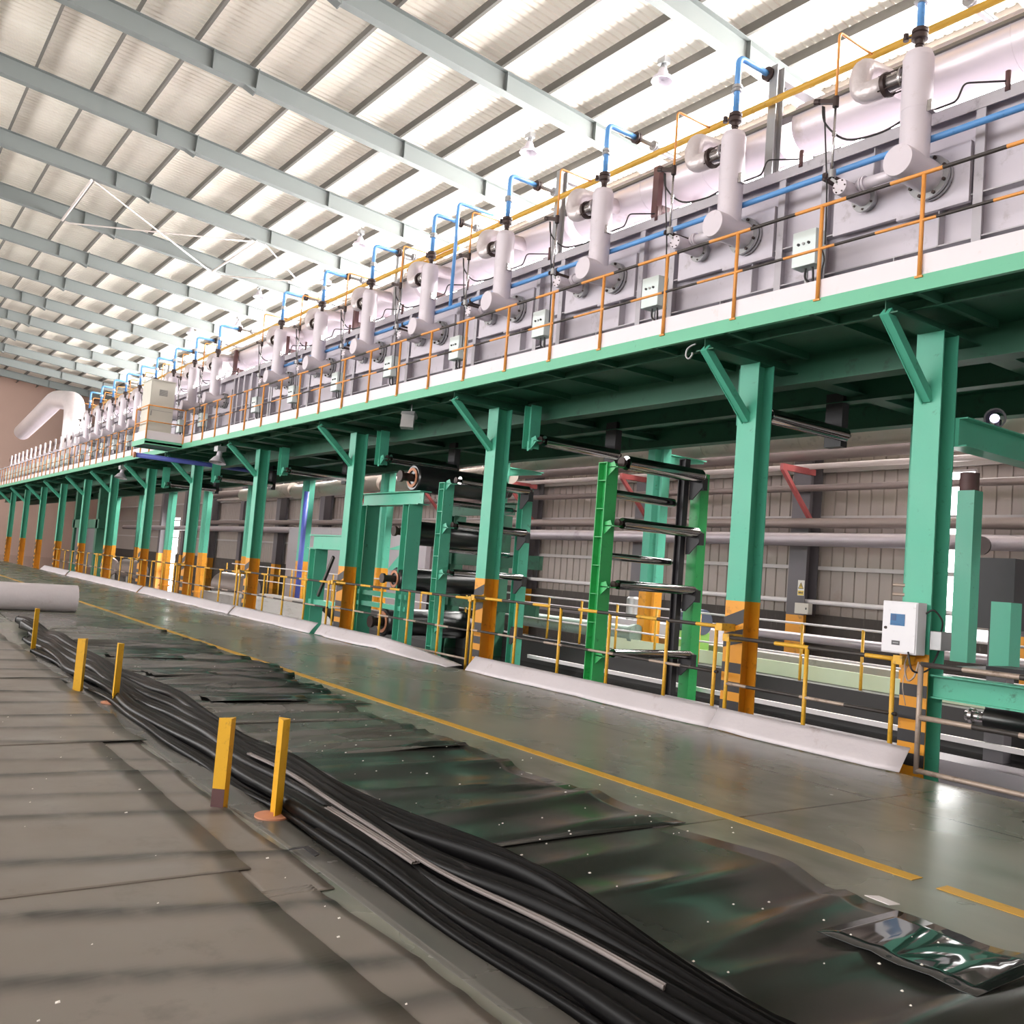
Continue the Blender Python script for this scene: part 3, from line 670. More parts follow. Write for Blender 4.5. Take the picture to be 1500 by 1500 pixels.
def make_gas(loc, label):
    g = root('gas_drop', label, 'pipe', loc, 'thin orange gas drops to the pilot burners')
    x, y = -.90, -.6
    mb = MB(); mb.tube(bend([(x, y, .98), (x, y, 1.84), (x, .07, 1.84)], .06, 5), .016, 8, 0); mb.build('drop_tube', 'rail', g)
    mb = MB(); mb.cyl((x, y, .20), (x, y, .98), .014, 8); mb.lathe((x, y, .62), (0, 0, 1), [(0, .014), (0, .022), (.05, .022), (.05, .014)], 8); mb.build('flexible_tube', 'steel', g)
    mb = MB(); mb.lathe((x, y, .96), (0, 0, 1), [(0, .02), (0, .035), (.12, .035), (.12, .02)], 10); mb.bar((x, y, 1.02), (x - .20, y - .04, 1.08), .05, .05); mb.lathe((x - .18, y - .04, 1.07), (-.9, -.1, .3), [(0, .035), (.07, .035), (.07, 0)], 8); mb.build('solenoid', 'valve', g)
    mb = MB(); mb.tube(curve([(x - .16, y - .02, 1.02), (x - .12, y, .80), (x + .10, y + .1, .58), (x + .45, y + .25, .60), (x + .72, y + .35, .74)], 6), .012, 6); mb.build('cable_loop', 'hose', g)
    mb = MB(); mb.tube(curve([(x - .13, y - .03, 1.0), (x - .10, y, .5), (x - .09, y + .05, 0), (x - .08, y + .06, -.6)], 6), .010, 6); mb.build('cable', 'hose', g)
    mb = MB(); mb.lathe((x, y, .13), (0, 0, 1), [(0, .03), (0, .045), (.09, .045), (.09, .03)], 10); mb.bar((x, y, .12), (-.79, y + .02, .02), .03, .03); mb.bar((x - .05, y - .05, .16), (x + .1, y + .4, .10), .04, .05, 1); mb.build('pilot_fitting', ['galv', 'valve'], g)
    return g
def make_hose(loc, label):
    h = root('sensor_line', label, 'pipe', loc, 'dark bent sensor lines from the stacks')
    mb = MB(); mb.tube(bend([(.15, -.40, .60), (.36, -.30, .66), (.42, -.28, .84), (.75, -.05, .82)], .05, 4), .011, 6); mb.build('line', 'hose', h)
    mb = MB(); mb.cyl((.75, -.04, .72), (.75, -.04, .93), .028, 10); mb.build('probe', 'brown', h)
    return h
def make_box(loc, label):
    c = root('burner_box', label, 'box', loc, 'pale burner control boxes on the walkway')
    mb = MB(); mb.box(-.16, .16, -.06, .14, -.21, .21); mb.build('body', 'cbox', c, bevel=.008)
    for x in (-.07, 0, .07):
        mb = MB(); mb.lathe((x, -.06, .05), (0, -1, 0), [(0, .017), (.02, .015), (.02, 0)], 10); mb.build('button', 'black' if x else 'galv', c)
    mb = MB(); mb.tube(curve([(-.03, .04, -.2), (-.04, .05, -.32), (.02, .08, -.42), (.1, .1, -.78)], 5), .014, 6); mb.tube(curve([(.06, .04, -.2), (.07, .05, -.34), (.04, .08, -.78)], 5), .014, 6); mb.tube(curve([(.16, .05, .0), (.2, .06, -.14), (.16, .08, -.3), (.12, .08, -.78)], 5), .010, 6); mb.build('cable', 'hose', c)
    mb = MB(); mb.box(-.12, -.09, .14, .17, -.80, .1); mb.box(.09, .12, .14, .17, -.80, .1); mb.build('stand', 'galv', c)
    return c
PRO = {}
for k, x in enumerate(BX):
    w = '%s counted from the camera end' % ORD[k]
    for key, fn, lab in (('b', make_burner, 'pale lilac burner with upright jacket and foil elbow, ' + w), ('a', make_air, 'blue air pipe with dark valve rising from a burner, ' + w),
                         ('g', make_gas, 'thin orange gas drop with black cable loop, ' + w), ('h', make_hose, 'dark bent sensor line beside a burner jacket, ' + w)):
        loc = (x, 9.2, 6.2)
        if key not in PRO: PRO[key] = fn(loc, lab)
        else: copy_tree(PRO[key], loc, lab)
    loc = (x - 1.27 if k < 8 else x - .9, 8.72, 5.63)
    lab = 'pale mint box with three buttons on the walkway, ' + w
    if 'x' not in PRO: PRO['x'] = make_box(loc, lab)
    else: copy_tree(PRO['x'], loc, lab)

# ducts on top of the furnace, in lengths, with posts between
SEG = [(4, -7.72), (-7.98, -12.25), (-12.50, -17.2), (-17.6, -24.3), (-24.6, -29.6), (-31, -36), (-36.4, -48.5)]
for k, (a, b) in enumerate(SEG):
    r = root('exhaust_duct', 'fat pale exhaust duct lying above the furnace, %s length counted from the camera end' % ORD[k], 'duct', (a, 9.9, 7.83), 'exhaust duct lengths above the furnace')
    mb = MB(); L = b - a
    mb.lathe((0, 0, 0), (-1, 0, 0), [(0, 0), (0, .30), (.05, .345), (-L - .05, .345), (-L, .30), (-L, 0)], 36); mb.build('cladding', 'duct', r)
    x = -1.3
    while x > L + .4:
        mb = MB(); mb.lathe((x, 0, 0), (-1, 0, 0), [(0, .344), (.002, .349), (.022, .349), (.024, .344)], 36); mb.build('seam_band', 'duct', r); x -= 1.26
s0 = None
for k, x in enumerate([-7.85, -12.38, -18.05, -30.2, -36.2]):
    lab = 'grey steel post with short top arm beside the exhaust duct, %s from the camera end' % ORD[k]
    if s0 is None:
        s0 = root('duct_post', lab, 'post', (x, 9.42, 6.97), 'steel duct posts')
        mb = MB(); H(mb, 0, 0, 0, 1.62, .13, .15, .012, .01); mb.build('post_shaft', 'galv', s0)
        mb = MB(); mb.box(-.05, .05, .06, 1.15, 1.45, 1.55); mb.build('top_arm', 'galv', s0)
        mb = MB(); mb.box(-.1, .1, -.1, .1, 0, .015); mb.build('foot_plate', 'galv', s0)
    else: copy_tree(s0, (x, 9.42, 6.97), lab)
s0 = None
for k, x in enumerate([-10.05, -16.6, -20.2, -24.45, -28.6]):
    lab = 'dark brown saddle frame carrying the exhaust duct, %s counted from the camera end' % ORD[k]
    if s0 is None:
        s0 = root('duct_saddle', lab, 'support', (x, 9.9, 6.92), 'brown duct saddles')
        for y in (-.42, .42):
            mb = MB(); mb.box(-.06, .06, y - .05, y + .05, 0, 1.02); mb.build('leg', 'brown', s0)
        mb = MB(); mb.box(-.06, .06, -.36, .36, .34, .43); mb.build('cross_bar', 'brown', s0)
    else: copy_tree(s0, (x, 9.9, 6.92), lab)
# yellow gas main, its tray, blue header
r = root('gas_main', 'long ochre yellow gas main running above the furnace front', 'pipe', (0, 9.27, 8.04))
mb = MB(); mb.cyl((4, 0, 0), (-48, 0, 0), .045, 14); mb.build('pipe_run', 'yelpipe', r)
mb = MB(); mb.cyl((-17.6, .12, -.03), (-15.6, .12, -.03), .045, 12); mb.bar((-16.6, -.02, -.01), (-16.6, .14, -.03), .07, .07); mb.build('branch_stub', 'yelpipe', r)
mb = MB(); mb.box(4, -48, .25, .40, -.14, -.10); tag(mb.build('cable_tray', 'purlin', None, (0, 9.27, 8.04)), 'narrow grey cable tray just under the yellow gas main', 'tray')
r = root('air_header', 'blue header pipe running along the furnace front between the burners', 'pipe', (0, 8.86, 6.55))
mb = MB(); x = 3.0
mb.cyl((4, 0.05, 0), (-24.3, .05, 0), .036, 12); mb.build('pipe_run', 'blue', r)
for k in range(8):
    mb = MB(); x = -5.41 - 2.52 * k - 1.2; mb.box(x - .02, x + .02, .0, .34, -.07, -.04); mb.cyl((x - .03, .05, 0), (x + .03, .05, 0), .042, 12); mb.build('clamp', 'valve', r)
r = root('blue_riser', 'tall slim blue pipe rising from the blue header between the third and fourth burners', 'pipe', (-14.9, 8.91, 6.55))
mb = MB(); mb.tube(bend([(0, 0, 0), (0, 0, 2.05), (0, .8, 2.05)], .09, 6), .033, 12); mb.build('pipe_run', 'blue', r)
# fat elbow duct at the far end of the furnace
mb = MB(); mb.tube(bend([(-53.6, 9.5, 4.8), (-53.8, 9.5, 9.0), (-58.5, 9.3, 9.6), (-64, 9.3, 9.1), (-70, 9.3, 8.6)], 1.0, 6), .52, 24)
tag(mb.build('elbow_duct', 'foil'), 'fat pale duct bending over at the far end of the furnace', 'duct')
# clutter of thin uprights and valves on the far deck
u0 = None
for k in range(14):
    x = -49.5 - 1.55 * k; h = 2.0 + .5 * R_.random()
    lab = 'thin pale riser with valve wheel on the far deck, %s from the fat elbow duct' % ORD[k]
    if u0 is None:
        u0 = root('valve_stand', lab, 'pipe', (x, 8.8, 4.8), 'valve stands on the far deck')
        mb = MB(); mb.cyl((0, 0, 0), (0, 0, 2.1), .045, 8); mb.cyl((.25, .2, 0), (.25, .2, 1.7), .05, 8); mb.cyl((0, 0, 1.5), (.25, .2, 1.5), .035, 8); mb.build('riser', 'jacket', u0)
        mb = MB(); mb.lathe((0, -.05, 1.8), (0, -1, 0), [(0, .05), (.03, .12), (.05, .12), (.05, 0)], 12); mb.build('valve_wheel', 'brown', u0)
        mb = MB(); mb.box(-.22, .22, -.25, -.1, .5, 1.0); mb.build('valve_body', 'cbox', u0)
    else: copy_tree(u0, (x, 8.8, 4.8), lab)
fd = root('far_furnace', 'lower silver furnace section on the far deck behind the valve stands', 'furnace', (-54.7, 9.3, 4.8))
mb = MB(); mb.box(-36, 0, 0, 3, 0, 1.7); mb.build('casing_panel', 'silver', fd)
for k in range(14):
    mb = MB(); mb.box(-.05, .05, -.1, 0, 0, 1.7); o = mb.build('rib', 'silverdark', fd); o.location = (-1.2 - 2.5 * k, 0, 0)
# lamps clipped under the platform edge and a hook
q0 = None
for k, (x, dz) in enumerate([(-15.3, 0), (-26.2, 0), (-37.4, 0)]):
    lab = ['square grey floodlight', 'grey bell shaped lamp', 'grey bell shaped lamp'][k] + ' hanging under the green platform edge, ' + ['nearest the camera', 'just before the balcony', 'farther than the balcony'][k]
    r = root('platform_lamp', lab, 'lamp', (x, 8.5, 4.36), 'lamps under the platform edge')
    if k == 0:
        mb = MB(); mb.cyl((0, 0, .1), (0, 0, .30), .012, 6); mb.build('hanger', 'galv', r)
        mb = MB(); mb.bar((.0, -.06, .08), (.05, -.10, -.17), .24, .12); mb.bar((-.02, -.02, .12), (.0, -.05, .06), .28, .16); mb.build('housing', 'galv', r)
    else:
        mb = MB(); mb.box(-.16, .16, -.12, .12, .08, .22); mb.cyl((0, 0, .2), (0, 0, .30), .02, 6); mb.build('ballast_box', 'galv', r)
        mb = MB(); mb.lathe((0, 0, .08), (.1, -.15, -1), [(0, .07), (.14, .08), (.18, .13), (.34, .24), (.34, .22), (.1, .06)], 18); mb.build('lamp_shade', 'silver', r)
hk = root('pipe_hook', 'pale curled hook welded under the platform edge by a knee brace', 'hook', (-7.98, 8.3, 4.55))
mb = MB(); mb.tube(curve([(.05, 0, .07), (-.02, 0, .06), (-.09, 0, .02), (-.10, 0, -.06), (-.05, 0, -.10), (0, 0, -.06), (0, 0, -.03)], 5), .012, 8); mb.build('hook_rod', 'galv', hk)
# ------------------------------------------------------------------ guardrails, kick plates and machinery at floor level
def low_rail(label, posts, x0, x1, zt, zm, y=8.93, floor_rail=False):
    g = root('aisle_guardrail', label, 'guardrail', (x0, y, 0), 'guardrails between the platform columns')
    mb = MB(); rail_tube(mb, (0, 0, zt), (x1 - x0, 0, zt), .024, 0, (.45, .75)); mb.build('top_rail', ['railyel', 'raildark'], g)
    mb = MB(); rail_tube(mb, (0, 0, zm), (x1 - x0, 0, zm), .020, 1, (.5, .7), 0, 1); mb.build('mid_rail', ['railpale', 'raildark'], g)
    if floor_rail: mb = MB(); rail_tube(mb, (0, 0, .10), (x1 - x0, 0, .10), .020, 0); mb.build('floor_rail', ['railpale', 'railpale'], g)
    mb = MB(); mb.cyl((0, 0, -.2), (0, 0, zt), .024, 10); po = None
    for x in posts:
        if po is None: po = mb.build('post', 'railyel', g); o = po
        else: o = po.copy(); COL.objects.link(o); o.parent = g
        o.location = (x - x0, 0, 0)
    cl = None
    for x in (x0, x1):
        mb = MB(); s = .05 if x == x0 else -.05; mb.box(-.05, .05, -.03, .22, zt - .05, zt + .04); o = mb.build('clamp', 'railyel', g); o.location = (x - x0, 0, 0)
    return g
low_rail('yellow pipe guardrail beside the column with the white control box, one post in the middle', [-5.46, -6.52, -7.66], -5.40, -7.68, 1.05, .49)
low_rail('yellow pipe guardrail in front of the bright green roller tower', [-7.86, -8.70, -9.83, -10.93, -12.05, -13.28], -7.80, -13.32, 1.17, .61)
low_rail('yellow pipe guardrail in front of the big black rolls', [-13.42, -14.40, -15.53, -16.64, -17.81, -18.85], -13.40, -18.95, 1.14, .59, floor_rail=True)
low_rail('yellow pipe guardrail in front of the short green frame, beyond the big black rolls', [-19.15, -20.4, -21.7, -23.0, -24.3, -24.8], -19.1, -24.85, 1.12, .56)
low_rail('yellow pipe guardrail one column bay beyond the short green frame', [-25.05, -26.4, -27.8, -29.2, -30.6], -25.0, -30.7, 1.1, .55)
low_rail('pale yellow pipe guardrail in front of the nearest brown drum', [-30.9, -32.2, -33.6, -35.0, -36.2], -30.85, -36.25, 1.1, .55)
low_rail('pale yellow pipe guardrail in front of the middle brown drum', [-36.5, -38, -39.5, -41, -42], -36.45, -42.0, 1.1, .55)
low_rail('pale yellow pipe guardrail at the far end of the curb', [-42.3, -44, -45.6, -47.3, -49, -51], -42.2, -52, 1.1, .55)
g = root('aisle_guardrail', 'worn pipe guardrail with three rails right of the white control box', 'guardrail', (-4.98, 8.62, 0), 'guardrails between the platform columns')
for nm, z in (('top_rail', 1.05), ('mid_rail', .54), ('bottom_rail', .03)):
    mb = MB(); rail_tube(mb, (0, 0, z), (4.5, 0, z), .026, 1 if z > 1 else 0, (.5, .4)); mb.build(nm, ['railpale', 'raildark' if z > .3 else 'railpale'], g)
for x in (.0, 1.6, 3.2):
    mb = MB(); mb.cyl((x, 0, 0), (x, 0, 1.05), .026, 10); mb.build('post', 'railpale', g)
# rear guardrail over the wet pit
g = root('pit_guardrail', 'thin guardrail with pale rails and yellow posts behind the wet pit', 'guardrail', (-3, 12.6, 0))
for nm, z in (('top_rail', 1.19), ('mid_rail', .69)):
    mb = MB(); mb.cyl((0, 0, z), (-33, 0, z), .018, 8); mb.build(nm, 'edge', g)
po = None
for k in range(30):
    if po is None:
        mb = MB(); mb.cyl((0, 0, .02), (0, 0, 1.19), .024, 8); po = mb.build('post', 'railyel', g); o = po
    else: o = po.copy(); COL.objects.link(o); o.parent = g
    o.location = (-1.95 - 1.09 * k, 0, 0)
# stepped tank edge below that guardrail
def longbox(name, m, x0, x1, y0, y1, z0, z1, lab, cat): 
    mb = MB(); mb.box(0, x1 - x0, 0, y1 - y0, 0, z1 - z0); return tag(mb.build(name, m, None, (x0, y0, z0)), lab, cat)
longbox('tank_wall', 'concdark', -28, 4, 12.45, 12.85, -.26, .29, 'dark grey plinth under the thin guardrail behind the pit', 'plinth')
longbox('green_panel', 'mint', -14.2, 3, 12.86, 12.9, -.26, .52, 'long pale green panel strip behind the thin guardrail posts', 'panel')
longbox('conveyor_belt', 'conc', -14.6, 3, 13.75, 14.3, -.26, .56, 'flat grey conveyor bed behind the pale green panel strip', 'conveyor')
longbox('edge_strip', 'edge', -15.6, 3, 11.92, 11.98, -.10, -.03, 'thin white edge strip running along the wet pit', 'strip')
longbox('grey_beam', 'pipegrey', -10.4, 3, 10.25, 10.75, -.26, -.08, 'low lilac grey beam lying in the wet pit', 'beam')
# pale kick plates leaning along the aisle edge
def kick(x0, x1, label, twist=0.0, drop=0.0, warp=.012):
    n = max(4, int(abs(x1 - x0) / .3)); mb = MB(); vs = []; fs = []; m = 5
    for i in range(n + 1):
        t = i / n; x = x0 + (x1 - x0) * t; wv = warp * (math.sin(x * 2.3) + .6 * math.sin(x * 5.1 + 1)); h = .23 - drop * max(0, (t - .45) / .55) ** 1.5; ly = .20 + twist * max(0, (t - .6) / .4)
        for j in range(m + 1):
            s = j / m; vs.append((x - x0, -.05 - ly * (1 - s) + wv * (1 - s) * 2, .006 + h * s ** .9 + abs(wv) * .4 * (1 - s)))
    k = m + 1
    for i in range(n):
        for j in range(m): fs.append((i * k + j, (i + 1) * k + j, (i + 1) * k + j + 1, i * k + j + 1))
    mb.add(vs, fs, 0, True)
    o = mb.build('kick_plate', 'kick', None, (x0, 8.64, 0)); s = o.modifiers.new('thickness', 'SOLIDIFY'); s.thickness = .004
    return tag(o, label, 'kick plate', 'pale kick plates along the aisle edge')
kick(-5.03, -7.46, 'pale leaning kick plate ending at the column with the white control box')
kick(-7.40, -12.62, 'long pale leaning kick plate in front of the bright green roller tower')
kick(-18.6, -13.0, 'pale kick plate peeled flat at one end, in front of the big black rolls', .14, .19, .02)
kick(-18.78, -23.9, 'pale kick plate in front of the short green frame, beyond the big black rolls')
kick(-24.0, -33.0, 'pale kick plate two column bays beyond the big black rolls')
kick(-33.15, -45.4, 'pale kick plate in front of the brown drums')
kick(-45.7, -52.0, 'farthest pale kick plate at the end of the aisle edge')

# white control box on the first column
cbx = root('control_box', 'white wall box with blue display, fixed to the striped column front', 'box', (-5.41, 8.92, 1.11))
mb = MB(); mb.box(-.195, .195, 0, .17, 0, .535); mb.build('body', 'white', cbx, bevel=.008)
mb = MB(); mb.box(-.185, .185, -.012, 0, .012, .522); d = mb.build('door', 'white', cbx, bevel=.005)
mb = MB(); mb.box(-.095, .065, -.016, -.0125, .285, .405); sc = mb.build('display', 'screen', d)
mb = MB(); mb.box(-.085, -.03, -.0175, -.0165, .335, .395); mb.box(.02, .05, -.0175, -.0165, .37, .376)
for k in range(4): mb.box(-.085 + .03 * k, -.065 + .03 * k, -.0175, -.0165, .298, .303)
mb.build('display_text', 'screen2', d)
mb = MB(); mb.lathe((-.145, -.012, .255), (0, -1, 0), [(0, .016), (.012, .014), (.012, 0)], 12); mb.build('lock', 'valve', d)
mb = MB(); mb.box(-.07, .02, -.0155, -.0125, .085, .13); mb.box(-.055, .005, -.0165, -.0157, .104, .111, 1); mb.build('name_plate', ['plate', 'galv'], d)
mb = MB(); mb.box(-.1, .1, .17, .23, .1, .45); mb.build('mounting_bracket', 'galv', cbx)
jb = root('junction_box', 'small grey junction box with cable on the side of the first column', 'box', (-5.15, 9.05, 1.18))
mb = MB(); mb.box(0, .12, 0, .2, 0, .19); mb.build('body', 'galv', jb, bevel=.006)
mb = MB(); mb.tube(curve([(.06, .1, .18), (.09, .06, .30), (.03, .0, .40), (-.04, -.02, .36)], 6), .010, 6); mb.tube(curve([(.05, .1, 0), (.03, -.05, -.2), (-.05, -.2, -.22), (-.12, -.18, -.04)], 6), .010, 6); mb.build('cable', 'hose', jb)
cw = root('loose_cable', 'loose pale wire hanging below the white control box', 'cable', (-5.35, 8.9, 1.1))
mb = MB(); mb.tube(curve([(0, .1, 0), (.02, .02, -.1), (.09, -.04, -.24), (.15, -.02, -.20), (.17, .02, -.05)], 6), .009, 6); mb.tube(curve([(.03, .05, -.1), (.02, .0, -.3), (.05, .02, -.5)], 6), .005, 5); mb.build('wire', 'railpale', cw)
for z, lab in ((1.82, 'upper short pipe stub beside the first column above the white box'), (1.72, 'lower short pipe stub beside the first column above the white box')):
    mb = MB(); mb.lathe((0, 0, 0), (-1, 0, 0), [(0, 0), (0, .018), (.16, .018), (.16, .012), (.02, .012)], 12); tag(mb.build('pipe_stub', 'railpale', None, (-5.511, 9.2, z)), lab, 'pipe')

# roller towers
def gusset(mb, x, y, z, s, mi=0):
    mb.add([(x, y - .08, z + .06), (x + s * .17, y - .08, z + .0), (x + s * .12, y - .08, z + .09), (x, y - .08, z - .13)], [(0, 3, 1, 2)], mi)
    mb.prism([(0, -.14), (s * .05, -.14), (s * .18, -.02), (s * .18, .03), (0, .03)] if s > 0 else [(0, -.14), (0, .03), (-.18, .03), (-.18, -.02), (-.05, -.14)], y - .085, y - .073, 'y', mi)
    mb.box(x + (s * .0), x + s * .2, y - .08, y + .06, z - .005, z + .01, mi)
def H_side(mb, x, y, z0, z1, wx, wy, mi=0, stiff=True):
    # H post with flanges facing +x and -x, stiffeners in the open side
    mb.box(x - wx / 2, x - wx / 2 + .014, y - wy / 2, y + wy / 2, z0, z1, mi); mb.box(x + wx / 2 - .014, x + wx / 2, y - wy / 2, y + wy / 2, z0, z1, mi)
    mb.box(x - wx / 2 + .014, x + wx / 2 - .014, y - .006, y + .006, z0, z1, mi)
    mb.box(x - wx / 2, x + wx / 2, y - wy / 2, y + wy / 2, z1, z1 + .012, mi)
    z = z0 + .35
    while stiff and z < z1: mb.box(x - wx / 2 + .014, x + wx / 2 - .014, y - wy / 2 + .01, y + wy / 2 - .01, z, z + .012, mi); z += .44
def roller(label, x, y0, y1, z, r, group='steel rollers under the platform'):
    o = root('roller', label, 'roller', (x, y0, z), group)
    L = y1 - y0
    mb = MB(); mb.lathe((0, 0, 0), (0, 1, 0), [(0, 0), (0, r * .95), (.012, r), (L - .012, r), (L, r * .95), (L, 0)], 28); mb.build('drum', 'roller', o)
    for a, b in ((-.10, 0), (L, L + .10)):
        mb = MB(); mb.cyl((0, a, 0), (0, b, 0), r * .38, 12); mb.lathe((0, a, 0), (0, 1, 0), [(0, r * .38), (0, r * .7), (.03, r * .7), (.03, r * .38)], 14); mb.build('journal', 'valve', o)
    return o
def tower(x, front_mat, rear_mat, with_black, label, top=3.45, gz=(3.38, 2.47, 1.53, .48)):
    t = root('roller_tower', label, 'tower', (x, 9.6, 0), 'roller towers under the platform')
    mb = MB(); H_side(mb, 0, 0, -.26, top, .20, .24); mb.prism([(-.1, -.26), (-.24, -.26), (-.1, .0)], -.006, .006, 'y'); mb.build('front_post', front_mat, t)
    if with_black:
        mb = MB(); H_side(mb, -.03, 1.72, -.26, top + .3, .14, .12, 0, False); mb.build('black_post', 'black', t)
        mb = MB(); mb.box(-.10, .12, 1.98, 2.18, -.26, top + .1); mb.build('rear_post', rear_mat, t)
    else:
        mb = MB(); H_side(mb, 0, 1.95, -.26, top + .1, .20, .24, 0, False); mb.build('rear_post', rear_mat, t)
    for z in gz:
        mb = MB(); gusset(mb, .10, 0, z, 1); mb.build('bearing_bracket', front_mat, t)
        mb = MB(); mb.box(.05, .34, 1.80, 1.9, z - .14, z + .06); mb.prism([(.05, -.30 + z), (.12, -.30 + z), (.34, z - .10), (.34, z + .02), (.05, z + .02)], 1.78, 1.80, 'y'); mb.build('rear_bracket', 'black', t)
    return t
tower(-10.85, 'green2', 'green2', True, 'bright green roller tower with a black rear post between the second and third columns')
w4 = ['topmost', 'middle upper', 'middle lower', 'lowest']
for z, r, n in ((3.47, .115, 'topmost thick'), (2.53, .088, 'second large'), (1.58, .075, 'third large'), (.53, .07, 'lowest')):
    roller('%s chrome roller on the near side of the bright green tower' % n, -10.60, 9.73, 11.42, z, r)
for z, r, n in ((3.02, .075, 'upper'), (2.02, .06, 'lower')):
    roller('%s slim chrome roller on the far side of the bright green tower' % n, -11.07, 9.73, 11.30, z, r)
tower(-15.6, 'green', 'green', False, 'dull green roller tower just beyond the column third from the white box', 3.30, (3.28, 2.42, 1.52, .48))
for z, r, n in ((3.36, .09, 'topmost'), (2.48, .085, 'second'), (1.56, .07, 'third')):
    roller('%s chrome roller on the dull green tower' % n, -15.34, 9.73, 11.42, z, r)
for z, r, n in ((2.95, .06, 'upper'), (2.0, .05, 'lower')):
    roller('%s slim roller on the far side of the dull green tower' % n, -15.85, 9.73, 11.42, z, r)
h0 = None
for k, (x, w) in enumerate(((-8.15, 'behind the column next to the white box'), (-12.95, 'above the bright green tower'), (-18.5, 'above the big black rolls'), (-24.2, 'above the short green frame'), (-29.8, 'below the balcony'), (-35.5, 'farther than the balcony'))):
    lab = 'green hanging bracket dropping from the platform underside ' + w
    if h0 is None:
        h0 = root('hanging_bracket', lab, 'bracket', (x, 9.62, 3.92), 'hanging roller brackets')
        mb = MB(); mb.box(-.10, -.09, -.12, .1, -.10, .66); mb.box(.09, .10, -.12, .1, -.10, .66); mb.box(-.09, .09, -.01, .01, -.10, .66); mb.build('front_hanger', 'green', h0)
        mb = MB(); gusset(mb, .10, 0, .02, 1); mb.build('bearing_bracket', 'green', h0)
        mb = MB(); mb.box(-.10, .18, 1.80, 1.95, -.12, .66); mb.build('rear_hanger', 'black', h0)
    else: copy_tree(h0, (x, 9.62, 3.92), lab)
    roller('dark steel roller hung ' + w, x + .24, 9.72, 11.42, 3.96, .10)
    roller('thinner dark roller set higher, hung ' + w, x - .22, 9.72, 11.42, 4.08, .075)

# frame with the big black rolls
fr = root('roll_frame', 'heavy green frame of posts and beams carrying the big black rolls', 'frame', (-17.4, 9.9, 0))
mb = MB(); H_side(mb, .0, 0, -.26, 2.93, .26, .34, 0, False); mb.build('post', 'green', fr)
mb = MB(); H_side(mb, -1.95, 0, -.26, 2.93, .26, .34, 0, False); mb.build('post', 'green', fr)
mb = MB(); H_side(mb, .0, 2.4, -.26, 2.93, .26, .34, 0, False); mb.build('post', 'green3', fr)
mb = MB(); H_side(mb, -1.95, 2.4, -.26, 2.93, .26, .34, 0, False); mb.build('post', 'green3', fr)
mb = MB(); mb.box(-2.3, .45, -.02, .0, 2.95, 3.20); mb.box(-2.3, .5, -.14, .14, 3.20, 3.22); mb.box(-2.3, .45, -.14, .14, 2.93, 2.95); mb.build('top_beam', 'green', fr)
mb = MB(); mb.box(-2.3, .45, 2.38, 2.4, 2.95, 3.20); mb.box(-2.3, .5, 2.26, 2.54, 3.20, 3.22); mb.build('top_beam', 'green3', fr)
for z in (.75, 1.0):
    mb = MB(); mb.box(-2.2, .2, -.1, .1, z - .1, z); mb.build('low_beam', 'green', fr)
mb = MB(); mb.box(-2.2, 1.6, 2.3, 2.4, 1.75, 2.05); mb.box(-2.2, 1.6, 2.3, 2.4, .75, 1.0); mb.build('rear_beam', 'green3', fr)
mb = MB(); mb.prism([(-.9, 1.95), (-.1, 1.95), (-.1, 2.3), (-.35, 2.05)], -.05, .05, 'y'); mb.prism([(-.9, 1.5), (-.12, 2.05), (-.12, 1.5)], .0, .05, 'y'); mb.build('corner_gusset', 'green', fr)
def bigroll(label, x, y0, y1, z, r):
    o = root('rubber_roll', label, 'roll', (x, y0, z), 'big black rolls in the green frame'); L = y1 - y0
    mb = MB(); mb.lathe((0, 0, 0), (0, 1, 0), [(0, 0), (0, r * .9), (.03, r), (L - .03, r), (L, r * .9), (L, 0)], 36); mb.build('roll_body', 'bigroll', o)
    mb = MB(); mb.lathe((0, -.02, 0), (0, 1, 0), [(-.005, r * .52), (-.005, r * .74), (.01, r * .74)], 30)
    mb.build('end_face', 'copper', o)
    mb = MB(); mb.lathe((0, -.32, 0), (0, 1, 0), [(0, 0), (0, r * .42), (.06, r * .42), (.06, r * .30), (.30, r * .30)], 20); mb.build('hub', 'valve', o)
    mb = MB(); mb.lathe((0, L, 0), (0, 1, 0), [(0, r * .5), (.2, r * .5), (.2, 0)], 20); mb.build('hub', 'valve', o)
bigroll('topmost big black roll above the green top beam', -17.25, 9.75, 12.1, 3.50, .29)
bigroll('big black roll below the green top beam, second from the top', -17.95, 10.1, 12.1, 2.36, .27)
bigroll('big black roll with copper coloured end at handrail height', -17.65, 9.75, 12.1, 1.32, .25)
bigroll('lowest big black roll near the floor inside the green frame', -18.4, 9.95, 12.1, .34, .32)
# short green frame further along
fr = root('short_portal', 'short green frame with a box on top, in front of the violet pipe', 'frame', (-22.0, 9.9, 0))
mb = MB(); H_side(mb, 0, 0, -.26, 1.86, .34, .34, 0, False); mb.build('post', 'green', fr)
mb = MB(); H_side(mb, 1.9, 0, -.26, 1.86, .3, .34, 0, False); mb.build('post', 'green', fr)
mb = MB(); mb.box(-.3, 2.2, -.2, .2, 1.87, 1.90); mb.box(-.1, 2.2, -.12, .12, 1.9, 2.2); mb.box(-.25, 2.25, -.18, .18, 2.2, 2.23); mb.build('top_beam', 'green', fr)
mb = MB(); mb.box(-.2, 2.1, -.1, .1, .45, .6); mb.build('low_beam', 'green', fr)
mb = MB(); mb.bar((.3, -.05, .7), (1.0, -.05, 1.7), .06, .08); mb.build('diagonal_strut', 'raildark', fr)
